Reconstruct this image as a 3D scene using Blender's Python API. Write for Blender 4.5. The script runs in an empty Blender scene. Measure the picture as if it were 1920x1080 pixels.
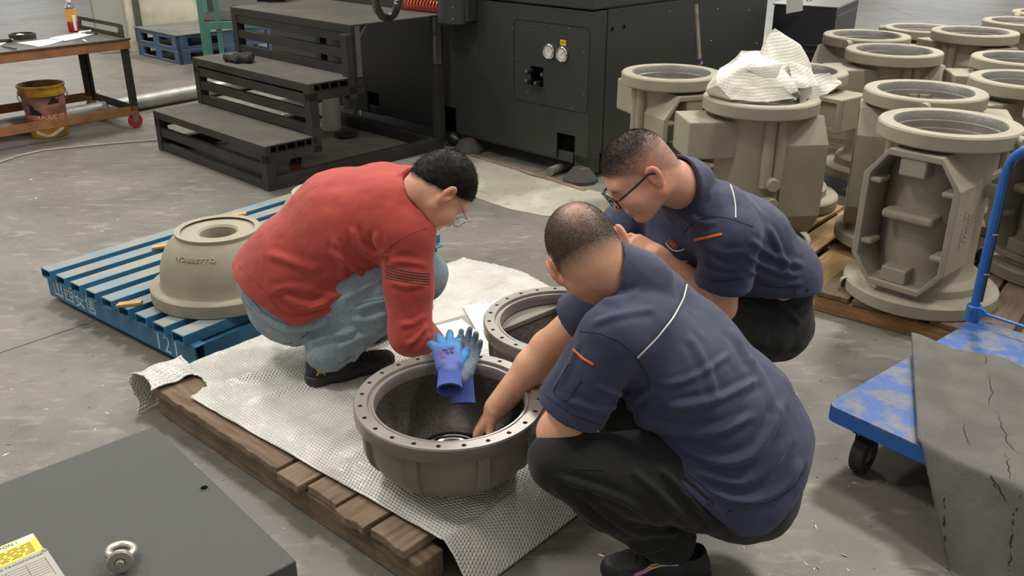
import bpy, bmesh, math, random
import numpy as np
from mathutils import Vector, Matrix
from mathutils.bvhtree import BVHTree
SC = bpy.context.scene
COL = SC.collection
R_ = random.Random(7)
NR = np.random.RandomState(11)
# ------------------------------------------------------------------ camera
CH, CF, CT = 1.6, 1700.0, math.radians(23.5)
cam_d = bpy.data.cameras.new('camera'); cam = bpy.data.objects.new('camera', cam_d); COL.objects.link(cam)
cam.location = (0, 0, CH); cam.rotation_euler = (math.pi/2 - CT, 0, 0)
cam_d.sensor_width = 36.0; cam_d.lens = CF/1920*36.0; cam_d.clip_start = .05; cam_d.clip_end = 300
SC.camera = cam
# ------------------------------------------------------------------ world, lamps, exposure
w = bpy.data.worlds.new('world'); SC.world = w; w.use_nodes = True
w.node_tree.nodes['Background'].inputs[0].default_value = (1.0, .97, .92, 1)
w.node_tree.nodes['Background'].inputs[1].default_value = .46
def hall_lamp(x, y, z, sx, sy, power):
    d = bpy.data.lights.new('hall_lamp', 'AREA'); d.shape = 'RECTANGLE'; d.size = sx; d.size_y = sy; d.energy = power
    d.color = (1.0, .96, .91)
    o = bpy.data.objects.new('hall_lamp', d); COL.objects.link(o); o.location = (x, y, z)
    return o
for lx, ly, pw in ((-3.2, 7.5, 430), (3.6, 7.5, 620), (0, 11.5, 380), (-3.2, 2.2, 230), (3.6, 2.2, 260), (-9, 5, 300), (9, 5, 300)):
    hall_lamp(lx, ly, 7., 1.1, 1.1, pw*.86)
SC.view_settings.view_transform = 'Standard'; SC.view_settings.look = 'None'
SC.view_settings.exposure = 0.12; SC.view_settings.gamma = 1.0; SC.view_settings.use_curve_mapping = False
# ------------------------------------------------------------------ pixel <-> place helpers (photo taken as 1920x1080)
_c, _s = math.cos(CT), math.sin(CT)
def G(px, py, z=0.0):
    "the point at height z seen at a pixel of the photograph"
    u, v = (px-960)/CF, (540-py)/CF
    d = (u, _c+v*_s, -_s+v*_c); t = (z-CH)/d[2]
    return Vector((t*d[0], t*d[1], z))
def raydir(px, py):
    u, v = (px-960)/CF, (540-py)/CF
    return Vector((u, _c+v*_s, -_s+v*_c)).normalized()
def pix(P):
    P = np.asarray(P, float); y = P[:, 1]; z = P[:, 2]-CH
    zc = y*_c-z*_s; yc = y*_s+z*_c
    return np.stack([960+CF*P[:, 0]/zc, 540-CF*yc/zc], 1)
# ------------------------------------------------------------------ materials
MATS = {}
def srgb(c):
    if isinstance(c, str):
        c = [int(c[i:i+2], 16)/255 for i in (0, 2, 4)]
    return [(x/12.92 if x <= .04045 else ((x+.055)/1.055)**2.4) for x in c]
def mat(name, col, rough=.6, metal=0., var=.12, vs=8., bump=.0, bs=60., col2=None, amt=.5, s2=3., contrast=.15, spec=.5, det=6., coords='Object', alpha=1., trans=0., sheen=0., stretch=None, thresh=.5, sub=0.):
    "principled material: base colour with fine value noise, an optional second colour in blotches, and noise bump"
    if name in MATS: return MATS[name]
    m = bpy.data.materials.new(name); m.use_nodes = True; nt = m.node_tree; N = nt.nodes; L = nt.links
    b = N['Principled BSDF']; b.inputs['Roughness'].default_value = rough; b.inputs['Metallic'].default_value = metal
    b.inputs['Specular IOR Level'].default_value = spec
    if trans: b.inputs['Transmission Weight'].default_value = trans
    if alpha < 1: b.inputs['Alpha'].default_value = alpha
    if sheen: b.inputs['Sheen Weight'].default_value = sheen
    if sub:
        b.inputs['Subsurface Weight'].default_value = sub; b.inputs['Subsurface Radius'].default_value = (.012, .005, .003)
        b.inputs['Subsurface Scale'].default_value = .6
    tc = N.new('ShaderNodeTexCoord'); vec = tc.outputs[coords]
    if stretch:
        mp = N.new('ShaderNodeMapping'); mp.inputs['Scale'].default_value = stretch; L.new(vec, mp.inputs[0]); vec = mp.outputs[0]
    base = srgb(col)
    rgb = N.new('ShaderNodeRGB'); rgb.outputs[0].default_value = (*base, 1); out = rgb.outputs[0]
    def noise(sc, detail=det):
        n = N.new('ShaderNodeTexNoise'); n.inputs['Scale'].default_value = sc; n.inputs['Detail'].default_value = detail
        L.new(vec, n.inputs['Vector']); return n.outputs['Fac']
    if col2 is not None:
        rp = N.new('ShaderNodeMapRange'); rp.inputs[1].default_value = thresh-contrast; rp.inputs[2].default_value = thresh+contrast; rp.inputs[4].default_value = amt
        L.new(noise(s2), rp.inputs[0])
        mx = N.new('ShaderNodeMix'); mx.data_type = 'RGBA'; L.new(rp.outputs[0], mx.inputs[0]); L.new(out, mx.inputs[6]); mx.inputs[7].default_value = (*srgb(col2), 1); out = mx.outputs[2]
    if var:
        mr = N.new('ShaderNodeMapRange'); mr.inputs[1].default_value = .25; mr.inputs[2].default_value = .75; mr.inputs[3].default_value = 1-var; mr.inputs[4].default_value = 1+var
        L.new(noise(vs), mr.inputs[0])
        vm = N.new('ShaderNodeVectorMath'); vm.operation = 'SCALE'; L.new(out, vm.inputs[0]); L.new(mr.outputs[0], vm.inputs['Scale']); out = vm.outputs[0]
    L.new(out, b.inputs['Base Color'])
    if bump:
        bn = N.new('ShaderNodeBump'); bn.inputs['Strength'].default_value = bump; bn.inputs['Distance'].default_value = .01
        L.new(noise(bs, 3), bn.inputs['Height']); L.new(bn.outputs[0], b.inputs['Normal'])
    MATS[name] = m
    return m
# ------------------------------------------------------------------ objects
def tag(o, label=None, cat=None, group=None, kind=None):
    if label: o['label'] = label
    if cat: o['category'] = cat
    if group: o['group'] = group
    if kind: o['kind'] = kind
    return o
def thing(name, label, cat, loc=(0, 0, 0), rz=0., group=None):
    o = bpy.data.objects.new(name, None); o.empty_display_size = .05; COL.objects.link(o)
    o.location = loc; o.rotation_euler = (0, 0, rz)
    return tag(o, label, cat, group)
def link(name, me, m=None, parent=None, mods=None):
    o = bpy.data.objects.new(name, me); COL.objects.link(o)
    if m is not None and not me.materials: me.materials.append(m)
    if parent is not None: o.parent = parent
    if mods: mods(o)
    return o
def bev(o, wd=.003, seg=2):
    md = o.modifiers.new('bevel', 'BEVEL'); md.width = wd; md.segments = seg; md.limit_method = 'ANGLE'; md.angle_limit = math.radians(40)
    return o
class MB:
    "collects boxes, tubes, lathes and prisms; build() links them as ONE mesh object"
    def __init__(s): s.v = []; s.f = []; s.sm = []
    def add(s, vs, fs, smooth=False, M=None):
        b = len(s.v)
        s.v += [tuple(M @ Vector(v)) if M is not None else tuple(v) for v in vs]
        s.f += [tuple(i+b for i in f) for f in fs]; s.sm += [smooth]*len(fs); return s
    def box(s, x0, x1, y0, y1, z0, z1, M=None):
        vs = [(x, y, z) for z in (z0, z1) for y in (y0, y1) for x in (x0, x1)]
        return s.add(vs, [(0, 2, 3, 1), (4, 5, 7, 6), (0, 1, 5, 4), (2, 6, 7, 3), (0, 4, 6, 2), (1, 3, 7, 5)], False, M)
    def prism(s, poly, z0, z1, M=None, smooth=False):
        n = len(poly); vs = [(x, y, z0) for x, y in poly]+[(x, y, z1) for x, y in poly]
        s.add(vs, [tuple(range(n-1, -1, -1)), tuple(range(n, 2*n))], False, M)
        b = len(s.v)-2*n
        s.f += [(b+i, b+(i+1) % n, b+n+(i+1) % n, b+n+i) for i in range(n)]; s.sm += [smooth]*n
        return s
    def ring_prism(s, outer, inner, z0, z1, M=None):
        n = len(outer)
        vs = [(x, y, z) for z in (z0, z1) for P in (outer, inner) for x, y in P]
        fs = []
        for i in range(n):
            j = (i+1) % n
            fs += [(2*n+i, 2*n+j, 3*n+j, 3*n+i), (j, i, n+i, n+j), (i, j, 2*n+j, 2*n+i), (n+j, n+i, 3*n+i, 3*n+j)]
        return s.add(vs, fs, False, M)
    def lathe(s, prof, n=48, M=None, smooth=True, closed=False, a0=0., a1=2*math.pi):
        full = abs(a1-a0-2*math.pi) < 1e-6; k = n if full else n+1; m = len(prof)
        vs = []
        for i in range(k):
            a = a0+(a1-a0)*i/n; c, q = math.cos(a), math.sin(a)
            vs += [(r*c, r*q, z) for r, z in prof]
        fs = []
        for i in range(n):
            j = (i+1) % k
            for q in range(m if closed else m-1):
                t = (q+1) % m
                fs.append((i*m+q, j*m+q, j*m+t, i*m+t))
        return s.add(vs, fs, smooth, M)
    def cyl(s, a, b, r, r2=None, n=16, smooth=True, caps=True):
        return s.tube([a, b], [r, r if r2 is None else r2], n, caps)
    def tube(s, pts, r, n=8, caps=True, closed=False):
        P = [Vector(p) for p in pts]; m = len(P); rr = r if isinstance(r, (list, tuple)) else [r]*m
        vs = []; prev = None
        for i in range(m):
            t = (P[(i+1) % m]-P[i-1]) if closed else (P[min(i+1, m-1)]-P[max(i-1, 0)])
            if t.length < 1e-9: t = Vector((0, 0, 1))
            t.normalize()
            if prev is None:
                u = t.orthogonal().normalized()
            else:
                u = prev-t*prev.dot(t); u = u.normalized() if u.length > 1e-6 else t.orthogonal().normalized()
            prev = u; v = t.cross(u)
            vs += [tuple(P[i]+(u*math.cos(2*math.pi*q/n)+v*math.sin(2*math.pi*q/n))*rr[i]) for q in range(n)]
        fs = [(i*n+q, i*n+(q+1) % n, ((i+1) % m)*n+(q+1) % n, ((i+1) % m)*n+q) for i in range(m if closed else m-1) for q in range(n)]
        s.add(vs, fs, True)
        if caps and not closed:
            b = len(s.v)-n*m
            s.f += [tuple(b+q for q in range(n-1, -1, -1)), tuple(b+(m-1)*n+q for q in range(n))]; s.sm += [False, False]
        return s
    def mesh(s, name, m=None):
        me = bpy.data.meshes.new(name); me.from_pydata(s.v, [], s.f); me.polygons.foreach_set('use_smooth', s.sm)
        bm = bmesh.new(); bm.from_mesh(me); bmesh.ops.recalc_face_normals(bm, faces=bm.faces[:]); bm.to_mesh(me); bm.free()
        if m is not None: me.materials.append(m)
        me.update()
        if any(s.sm): me.set_sharp_from_angle(angle=math.radians(32))
        return me
    def build(s, name, m=None, parent=None, bevel=0, seg=2):
        o = link(name, s.mesh(name), m, parent)
        if bevel: bev(o, bevel, seg)
        return o
def box_part(name, dims, m, parent, bevel=.002):
    return MB().box(*dims).build(name, m, parent, bevel)
def npmesh(name, V, F, m=None, smooth=True):
    me = bpy.data.meshes.new(name); V = np.asarray(V, np.float32); F = np.asarray(F, np.int32)
    k = F.shape[1]
    me.vertices.add(len(V)); me.vertices.foreach_set('co', V.ravel())
    me.loops.add(F.size); me.loops.foreach_set('vertex_index', F.ravel())
    me.polygons.add(len(F)); me.polygons.foreach_set('loop_start', np.arange(0, F.size, k, dtype=np.int32))
    me.polygons.foreach_set('use_smooth', np.full(len(F), smooth))
    me.update(calc_edges=True); me.validate()
    if m is not None: me.materials.append(m)
    return me
def text_mesh(txt, size, depth=0., align='CENTER', spacing=1.):
    cu = bpy.data.curves.new('t', 'FONT'); cu.body = txt; cu.size = size; cu.extrude = depth; cu.align_x = align; cu.align_y = 'CENTER'
    cu.space_character = spacing; cu.resolution_u = 3
    o = bpy.data.objects.new('t', cu); COL.objects.link(o)
    me = bpy.data.meshes.new_from_object(o.evaluated_get(bpy.context.evaluated_depsgraph_get()))
    bpy.data.objects.remove(o); bpy.data.curves.remove(cu)
    return me
def text_part(name, txt, size, m, parent, M, depth=.0006, align='CENTER', spacing=1.):
    me = text_mesh(txt, size, depth, align, spacing); me.materials.clear(); me.transform(M)
    return link(name, me, m, parent)
def frame(o, x, y):
    "matrix with origin o, local x and y axes"
    x = Vector(x).normalized(); y = Vector(y); y = (y-x*y.dot(x)).normalized(); z = x.cross(y)
    M = Matrix.Identity(4)
    for i in range(3):
        M[i][0], M[i][1], M[i][2], M[i][3] = x[i], y[i], z[i], o[i]
    return M
def rot(az): return math.atan2(az[1], az[0])
def hashn(P, s, seed=0):
    "cheap smooth value noise in 3d, -1..1"
    Q = np.asarray(P)*s+seed*17.31; I = np.floor(Q).astype(np.int64); f = Q-I; f = f*f*(3-2*f)
    def h(i, j, k):
        n = (i*73856093) ^ (j*19349663) ^ (k*83492791); n = (n ^ (n >> 13))*1274126177; return ((n & 0xffff)/32767.5)-1
    r = 0
    for a in (0, 1):
        for b in (0, 1):
            for c in (0, 1):
                wgt = (f[:, 0] if a else 1-f[:, 0])*(f[:, 1] if b else 1-f[:, 1])*(f[:, 2] if c else 1-f[:, 2])
                r = r+wgt*h(I[:, 0]+a, I[:, 1]+b, I[:, 2]+c)
    return r
def fbm(P, s, o=3, seed=0):
    return sum(hashn(P, s*2**i, seed+i)*.5**i for i in range(o))
# ------------------------------------------------------------------ signed distance modelling (for bodies, clothes, gloves)
class S:
    "an ordered list of shapes: ('u' union | 's' subtract | 'i' intersect, distance function, blend)"
    def __init__(s): s.p = []
    def add(s, op, f, k=.01): s.p.append((op, f, k)); return s
    def cap(s, a, b, ra, rb=None, k=.01, op='u'): return s.add(op, rcone(a, b, ra, ra if rb is None else rb), k)
    def chain(s, pts, rs, k=.01, op='u'):
        for i in range(len(pts)-1): s.cap(pts[i], pts[i+1], rs[i], rs[i+1], k, op)
        return s
    def ell(s, c, r, M=None, k=.01, op='u'): return s.add(op, ellip(c, r, M), k)
    def half(s, o, n, k=.003): return s.add('i', plane(o, n), k)     # keep the side opposite to n
    def val(s, P):
        d = np.full(len(P), 1.)
        for op, f, k in s.p: d = comb(op, d, f(P), k)
        return d
def A3(x): return np.asarray(x, float)
def rcone(a, b, ra, rb):
    a = A3(a); b = A3(b); ab = b-a; L2 = max(ab@ab, 1e-12)
    def f(P):
        q = P-a; t = np.clip(q@ab/L2, 0, 1)
        return np.sqrt(((q-t[:, None]*ab)**2).sum(1))-(ra+(rb-ra)*t)
    return f
def ellip(c, r, M=None):
    c = A3(c); r = A3(r); M = None if M is None else A3(M)
    def f(P):
        q = P-c
        if M is not None: q = q@M            # columns of M are the local axes
        k0 = np.sqrt(((q/r)**2).sum(1)); k1 = np.sqrt(((q/(r*r))**2).sum(1))+1e-9
        return k0*(k0-1)/k1
    return f
def plane(o, n):
    o = A3(o); n = A3(n); n = n/np.linalg.norm(n)
    return lambda P: (P-o)@n
def smin(a, b, k):
    h = np.clip(.5+.5*(b-a)/k, 0, 1); return b+(a-b)*h-k*h*(1-h)
def comb(op, d, e, k):
    if op == 'u': return smin(d, e, k)
    if op == 's': return -smin(-d, e, k)
    return -smin(-d, -e, k)
def cutplane_local(f, o, n, k=.002):
    "a shape cut by a plane (kept where (P-o).n < 0)"
    g = plane(o, n)
    return lambda P: np.maximum(f(P), g(P))
def sdf_mesh(s, lo, hi, vox, disp=None, bs=8, slack=.012):
    lo = A3(lo); hi = A3(hi); step = vox*bs
    n = np.ceil((hi-lo)/step).astype(int)
    I = np.stack(np.meshgrid(*[np.arange(q) for q in n], indexing='ij'), -1).reshape(-1, 3)
    C = lo+(I+.5)*step; hd = step*.8661
    ds = [f(C) for _, f, _ in s.p]
    d = np.full(len(C), 1.)
    for (op, f, k), e in zip(s.p, ds): d = comb(op, d, e, k)
    keep = np.abs(d) < hd*1.25+slack
    B = I[keep]; nb = len(B)
    loc = np.stack(np.meshgrid(*[np.arange(bs+1)]*3, indexing='ij'), -1).reshape(-1, 3)
    m = len(loc); base = lo+B*step
    V = np.full((nb, m), 1., np.float64)
    for (op, f, k), e in zip(s.p, ds):
        e = e[keep]
        if op == 'i': near = e > -(hd*1.3+2.5*k+slack)
        else: near = e < hd*1.3+2.5*k+slack
        ix = np.nonzero(near)[0]
        for st in range(0, len(ix), 1500):
            j = ix[st:st+1500]
            P = (base[j][:, None, :]+loc[None]*vox).reshape(-1, 3)
            V[j] = comb(op, V[j].ravel(), f(P), k).reshape(len(j), m)
    q = bs+1
    V = V.reshape(nb, q, q, q)
    N = n*bs+4
    cell0 = B*bs
    # cell vertices
    acc = np.zeros((nb, bs, bs, bs, 3)); cnt = np.zeros((nb, bs, bs, bs))
    corner = [(a, b, c) for a in (0, 1) for b in (0, 1) for c in (0, 1)]
    sl = lambda a, b, c: V[:, a:a+bs, b:b+bs, c:c+bs]
    for ax in range(3):
        for a in corner:
            if a[ax]: continue
            b = list(a); b[ax] = 1
            va, vb = sl(*a), sl(*b); x = (va < 0) != (vb < 0)
            t = np.where(x, va/np.where(x, va-vb, 1), 0)
            for d_ in range(3):
                acc[..., d_] += np.where(x, a[d_]+(t if d_ == ax else 0), 0)
            cnt += x
    on = cnt > 0
    bi, ci, cj, ck = np.nonzero(on)
    cell = cell0[bi]+np.stack([ci, cj, ck], 1)
    key = ((cell[:, 0]+1)*N[1]+cell[:, 1]+1)*N[2]+cell[:, 2]+1
    pos = lo+(cell+acc[on]/cnt[on][:, None])*vox
    o = np.argsort(key); key = key[o]; pos = pos[o]
    quads = []
    for ax in range(3):
        va = V[:, :bs, :bs, :bs]
        sh = [slice(0, bs)]*3; sh[ax] = slice(1, bs+1)
        vb = V[(slice(None), *sh)]
        x = (va < 0) != (vb < 0); bi, ci, cj, ck = np.nonzero(x)
        flip = va[x] < 0
        c = cell0[bi]+np.stack([ci, cj, ck], 1)
        u, v = [(1, 2), (2, 0), (0, 1)][ax]
        ids = []
        ok = np.ones(len(c), bool)
        for du, dv in ((-1, -1), (0, -1), (0, 0), (-1, 0)):
            e = c.copy(); e[:, u] += du; e[:, v] += dv
            kk = ((e[:, 0]+1)*N[1]+e[:, 1]+1)*N[2]+e[:, 2]+1
            p = np.searchsorted(key, kk); p = np.clip(p, 0, len(key)-1); ok &= key[p] == kk; ids.append(p)
        Q = np.stack(ids, 1); Q[~flip] = Q[~flip][:, ::-1]
        quads.append(Q[ok])
    F = np.concatenate(quads)
    if disp is not None:
        pos = pos+disp(pos, vnormals(pos, F))
    return pos, F
def vnormals(V, F):
    n = np.cross(V[F[:, 2]]-V[F[:, 0]], V[F[:, 3 if F.shape[1] == 4 else 1]]-V[F[:, 1 if F.shape[1] == 4 else 0]])
    N = np.zeros_like(V)
    for i in range(F.shape[1]): np.add.at(N, F[:, i], n)
    return N/(np.linalg.norm(N, axis=1)[:, None]+1e-12)
def smooth_verts(V, F, it=2, lam=.5):
    e = np.concatenate([F[:, [i, (i+1) % F.shape[1]]] for i in range(F.shape[1])]); cnt = np.zeros(len(V)); np.add.at(cnt, e[:, 0], 1); np.add.at(cnt, e[:, 1], 1)
    for _ in range(it):
        a = np.zeros_like(V); np.add.at(a, e[:, 0], V[e[:, 1]]); np.add.at(a, e[:, 1], V[e[:, 0]])
        V = V+lam*(a/np.maximum(cnt, 1)[:, None]-V)
    return V
def folds(lines, face=.15):
    "cloth folds: each (polyline in photo pixels, height m, half-width px); raises the cloth along the line, sinks it beside"
    def f(P, N):
        q = pix(P); toc = A3((0, 0, CH))-P; toc /= np.linalg.norm(toc, axis=1)[:, None]
        facing = np.clip(((N*toc).sum(1)-0)/face, 0, 1)
        h = np.zeros(len(P))
        for ln, amp, wd in lines:
            for _ in range(2): ln = [ln[0]]+[((a[0]*w_+b[0]*(1-w_)), (a[1]*w_+b[1]*(1-w_))) for a, b in zip(ln[:-1], ln[1:]) for w_ in (.75, .25)]+[ln[-1]]
            d = np.full(len(P), 1e9); tt = np.zeros(len(P)); n = len(ln)-1
            for i in range(n):
                a = A3(ln[i]); b = A3(ln[i+1]); ab = b-a; t = np.clip((q-a)@ab/(ab@ab), 0, 1)
                e = np.sqrt(((q-a-t[:, None]*ab)**2).sum(1)); u = e < d; d[u] = e[u]; tt[u] = (i+t[u])/n
            fade = np.clip(np.minimum(tt, 1-tt)*5, 0.05, 1)
            x = d/wd
            h += amp*fade*(np.exp(-x*x)-.45*np.exp(-((x-1.7)/.9)**2))
        return N*(h*facing)[:, None]
    return f
# ------------------------------------------------------------------ people
def V3(*a): return np.array(a, float)
def unit(v): v = A3(v); return v/np.linalg.norm(v)
def basis(fwd, up):
    f = unit(fwd); u = A3(up); u = unit(u-f*(u@f)); r = np.cross(f, u)
    return np.stack([r, f, u], 1)                  # columns right, forward, up
def head_prims(s, c, M, wide=1., flare=.5):
    c = A3(c); T = lambda *p: c+M@A3(p)
    s.ell(T(0, -.012, .026), (.078*wide, .098, .090), M, .02)
    s.ell(T(0, -.03, -.02), (.068*wide, .075, .07), M, .03)          # back of head to nape
    s.ell(T(0, .034, -.035), (.064*wide, .058, .082), M, .03)        # face
    for q in (-1, 1):
        s.ell(T(.034*q*wide, .055, -.045), (.034*wide**2, .034*wide, .036*wide), M, .02)   # cheeks
        s.cap(T(.055*q*wide, -.005, -.06), T(.022*q, .06, -.098), .024*wide, .022, .025)  # jaw line
    s.ell(T(0, .066, -.103), (.026, .024, .02), M, .02)              # chin
    s.cap(T(-.036, .073, .014), T(.036, .073, .014), .017, .017, .02)  # brow
    for q in (-1, 1): s.ell(T(.032*q, .092, -.007), (.019, .013, .011), M, .012, 's')
    for q in (-1, 1): s.ell(T(.031*q, .0745, -.007), (.0145, .0125, .0125), M, .004)   # closed lids
    s.cap(T(0, .088, .002), T(0, .107, -.037), .007, .0125, .012)      # nose
    for q in (-1, 1): s.ell(T(.0105*q, .1, -.041), (.0085, .009, .0075), M, .006)
    s.cap(T(-.017, .089, -.068), T(.017, .089, -.068), .0075, .0075, .008)
    s.cap(T(-.014, .088, -.079), T(.014, .088, -.079), .0085, .0085, .008)
    for q in (-1, 1):
        E = M@basis((-flare*q, 1, .1), (.12*q, -.2, 1))
        e0 = T((.079+.008*flare)*q*wide, -.018, -.012)
        s.ell(e0+E@V3(.004*q, 0, 0), (.0085, .0205, .033), E, .006)
        s.ell(e0+E@V3(.001*q, .002, -.028), (.008, .011, .012), E, .008)
        s.ell(e0+E@V3(.0125*q, .004, .004), (.0085, .011, .019), E, .005, 's')
        s.cap(e0+E@V3(.004*q, .014, -.004), e0+E@V3(.004*q, .012, -.012), .0045, .0045, .005)  # tragus
def hand_frame(w, d, n):
    y = unit(d); z = A3(n); z = unit(z-y*(z@y)); return np.stack([np.cross(y, z), y, z], 1)
def hand_prims(s, w, d, n, side, curl=(.4, .5, .5, .55), thumb=(.5, .3), sc=1., spread=.06, r=1.):
    "w wrist, d hand direction, n back of the hand, side +1: thumb on local +x"
    M = hand_frame(w, d, n); w = A3(w); T = lambda *p: w+M@(A3(p)*sc)
    xs = (.030, .0105, -.0085, -.0265); ln = ((.042, .025, .021), (.046, .029, .022), (.042, .027, .021), (.033, .020, .019))
    yb = (.088, .092, .087, .079)
    for i in range(4):
        x = xs[i]*side
        s.cap(T(x*.6, .006, 0), T(x, yb[i], .001), .0165*sc*r, .0122*sc*r, .012)
        p = A3((x, yb[i], .001)); a = curl[i]*.9; yaw = spread*(1.5-i)*side
        for j, l in enumerate(ln[i]):
            dv = A3((math.sin(yaw)*math.cos(a), math.cos(a)*math.cos(yaw), -math.sin(a))); q = p+dv*l
            rr = (.0098, .0088, .0078, .0070)
            s.cap(T(*p), T(*q), rr[j]*sc*r*(.92 if i == 3 else 1), rr[j+1]*sc*r*(.92 if i == 3 else 1), .004)
            p = q; a += curl[i]
    s.ell(T(.02*side, .035, -.008), (.018*sc, .03*sc, .014*sc), M, .012)
    p = A3((.026*side, .022, -.006)); o, b = thumb
    for j, l in enumerate((.04, .032, .026)):
        dv = unit((math.sin(o)*side, math.cos(o), -b-.15*j)); q = p+dv*l
        s.cap(T(*p), T(*q), (.0135, .0108, .0098)[j]*sc*r, (.0108, .0098, .0082)[j]*sc*r, .006)
        p = q; o -= .22
    s.cap(w-M@V3(0, .02, 0), T(0, .02, 0), .026*sc, .021*sc, .012)
def rails(s, C, lat, hw, hd, k=.05, grow=0.):
    for i in range(len(C)-1):
        for o in (-1, 0, 1):
            a = A3(C[i])+o*(hw[i]-hd[i])*A3(lat[i]); b = A3(C[i+1])+o*(hw[i+1]-hd[i+1])*A3(lat[i+1])
            s.cap(a, b, hd[i]+grow, hd[i+1]+grow, k)
def color_attr(me, cols):
    at = me.color_attributes.new('tint', 'FLOAT_COLOR', 'POINT')
    c = np.ones((len(me.vertices), 4), np.float32); c[:, :3] = cols; at.data.foreach_set('color', c.ravel())
def attr_mat(name, rough=.5, bump=.1, bs=300., var=.06, vs=60., sub=.12, spec=.4, sheen=0.):
    if name in MATS: return MATS[name]
    m = mat(name, 'ffffff', rough, 0, var, vs, bump, bs, spec=spec, sub=sub, sheen=sheen); nt = m.node_tree
    a = nt.nodes.new('ShaderNodeVertexColor'); a.layer_name = 'tint'
    rgb = [n for n in nt.nodes if n.type == 'RGB'][0]
    for l in list(rgb.outputs[0].links): nt.links.new(a.outputs[0], l.to_socket)
    return m
def on_surface(V, F, pixels, lift=.0):
    "carry photo pixels to the first point of a mesh seen there"
    if not isinstance(V, BVHTree): V = BVHTree.FromPolygons([Vector(v) for v in V], [tuple(map(int, f)) for f in F])
    out = []
    for px, py in pixels:
        h = V.ray_cast(Vector((0, 0, CH)), raydir(px, py))
        if h[0] is not None: out.append(h[0]+h[1]*lift*(1 if h[1].dot(raydir(px, py)) < 0 else -1))
    return out
def tree(V, F): return BVHTree.FromPolygons([Vector(v) for v in V], [tuple(map(int, f)) for f in F])
def resample(pts, step=6.):
    out = []
    for (a, b), (c, d) in zip(pts[:-1], pts[1:]):
        n = max(1, int(math.hypot(c-a, d-b)/step)); out += [(a+(c-a)*i/n, b+(d-b)*i/n) for i in range(n)]
    return out+[tuple(pts[-1])]
def seam(name, bv, px, r, m, parent, lift=.001, n=6):
    P = on_surface(bv, None, resample(px), lift)
    if len(P) < 2: return None
    P = smooth_path(P)
    return MB().tube(P, r, n).build(name, m, parent)
def smooth_path(P, it=2):
    P = [Vector(p) for p in P]
    for _ in range(it): P = [P[0]]+[(P[i-1]+P[i]*2+P[i+1])*.25 for i in range(1, len(P)-1)]+[P[-1]]
    return P
def strip(name, bv, a, b, wpx, m, parent, lift=.002):
    "a flat band (zip, badge) laid on cloth along a pixel line, wpx wide"
    mid = resample(a if isinstance(a[0], (tuple, list)) else [a, b], 4)
    up = []; dn = []
    for i, p in enumerate(mid):
        q = mid[min(i+1, len(mid)-1)]; o = mid[max(i-1, 0)]; t = (q[0]-o[0], q[1]-o[1]); l = math.hypot(*t); nx, ny = -t[1]/l*wpx/2, t[0]/l*wpx/2
        u = on_surface(bv, None, [(p[0]+nx, p[1]+ny), (p[0]-nx, p[1]-ny)], lift)
        if len(u) == 2: up.append(u[0]); dn.append(u[1])
    n = len(up)
    if n < 2: return None
    mb = MB(); mb.add([tuple(v) for v in up+dn], [(i, i+1, n+i+1, n+i) for i in range(n-1)], True)
    o = mb.build(name, m, parent); sd = o.modifiers.new('solid', 'SOLIDIFY'); sd.thickness = .0008
    return o
def strands(name, V, F, pick, flow, n, length, width, m, parent, rs, lean=1.2):
    "short hair: thin blades rooted on the faces where pick() is true"
    c = V[F].mean(1); nn = vnormals(V, F)[F[:, 0]]
    w = pick(c); w = np.clip(w, 0, 1); ok = w > .02; c = c[ok]; nn = nn[ok]; Fq = F[ok]; w = w[ok]
    i = rs.choice(len(c), n, p=w/w.sum())
    a = rs.rand(n, 1); b = rs.rand(n, 1)
    p = V[Fq[i, 0]]*(1-a)*(1-b)+V[Fq[i, 1]]*a*(1-b)+V[Fq[i, 2]]*a*b+V[Fq[i, 3]]*(1-a)*b
    N = nn[i]; d = flow(p); d = d-N*(d*N).sum(1)[:, None]; d = d/(np.linalg.norm(d, axis=1)[:, None]+1e-9)
    d = N+d*lean+rs.randn(n, 3)*.35; d /= np.linalg.norm(d, axis=1)[:, None]
    L = length*(.6+.7*rs.rand(n, 1))*(.45+.55*w[i][:, None])
    sd = np.cross(d, rs.randn(n, 3)); sd /= np.linalg.norm(sd, axis=1)[:, None]
    q = p-N*.0015
    tip = p+d*L
    VV = np.concatenate([q-sd*width, q+sd*width, tip]); Fs = np.stack([np.arange(n), np.arange(n)+n, np.arange(n)+2*n], 1)
    return tag(link(name, npmesh(name, VV, Fs, m, False), None, parent), kind='stuff')
SKIN = attr_mat('skin', .48, .06, 500., .05, 90., .1)
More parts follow.
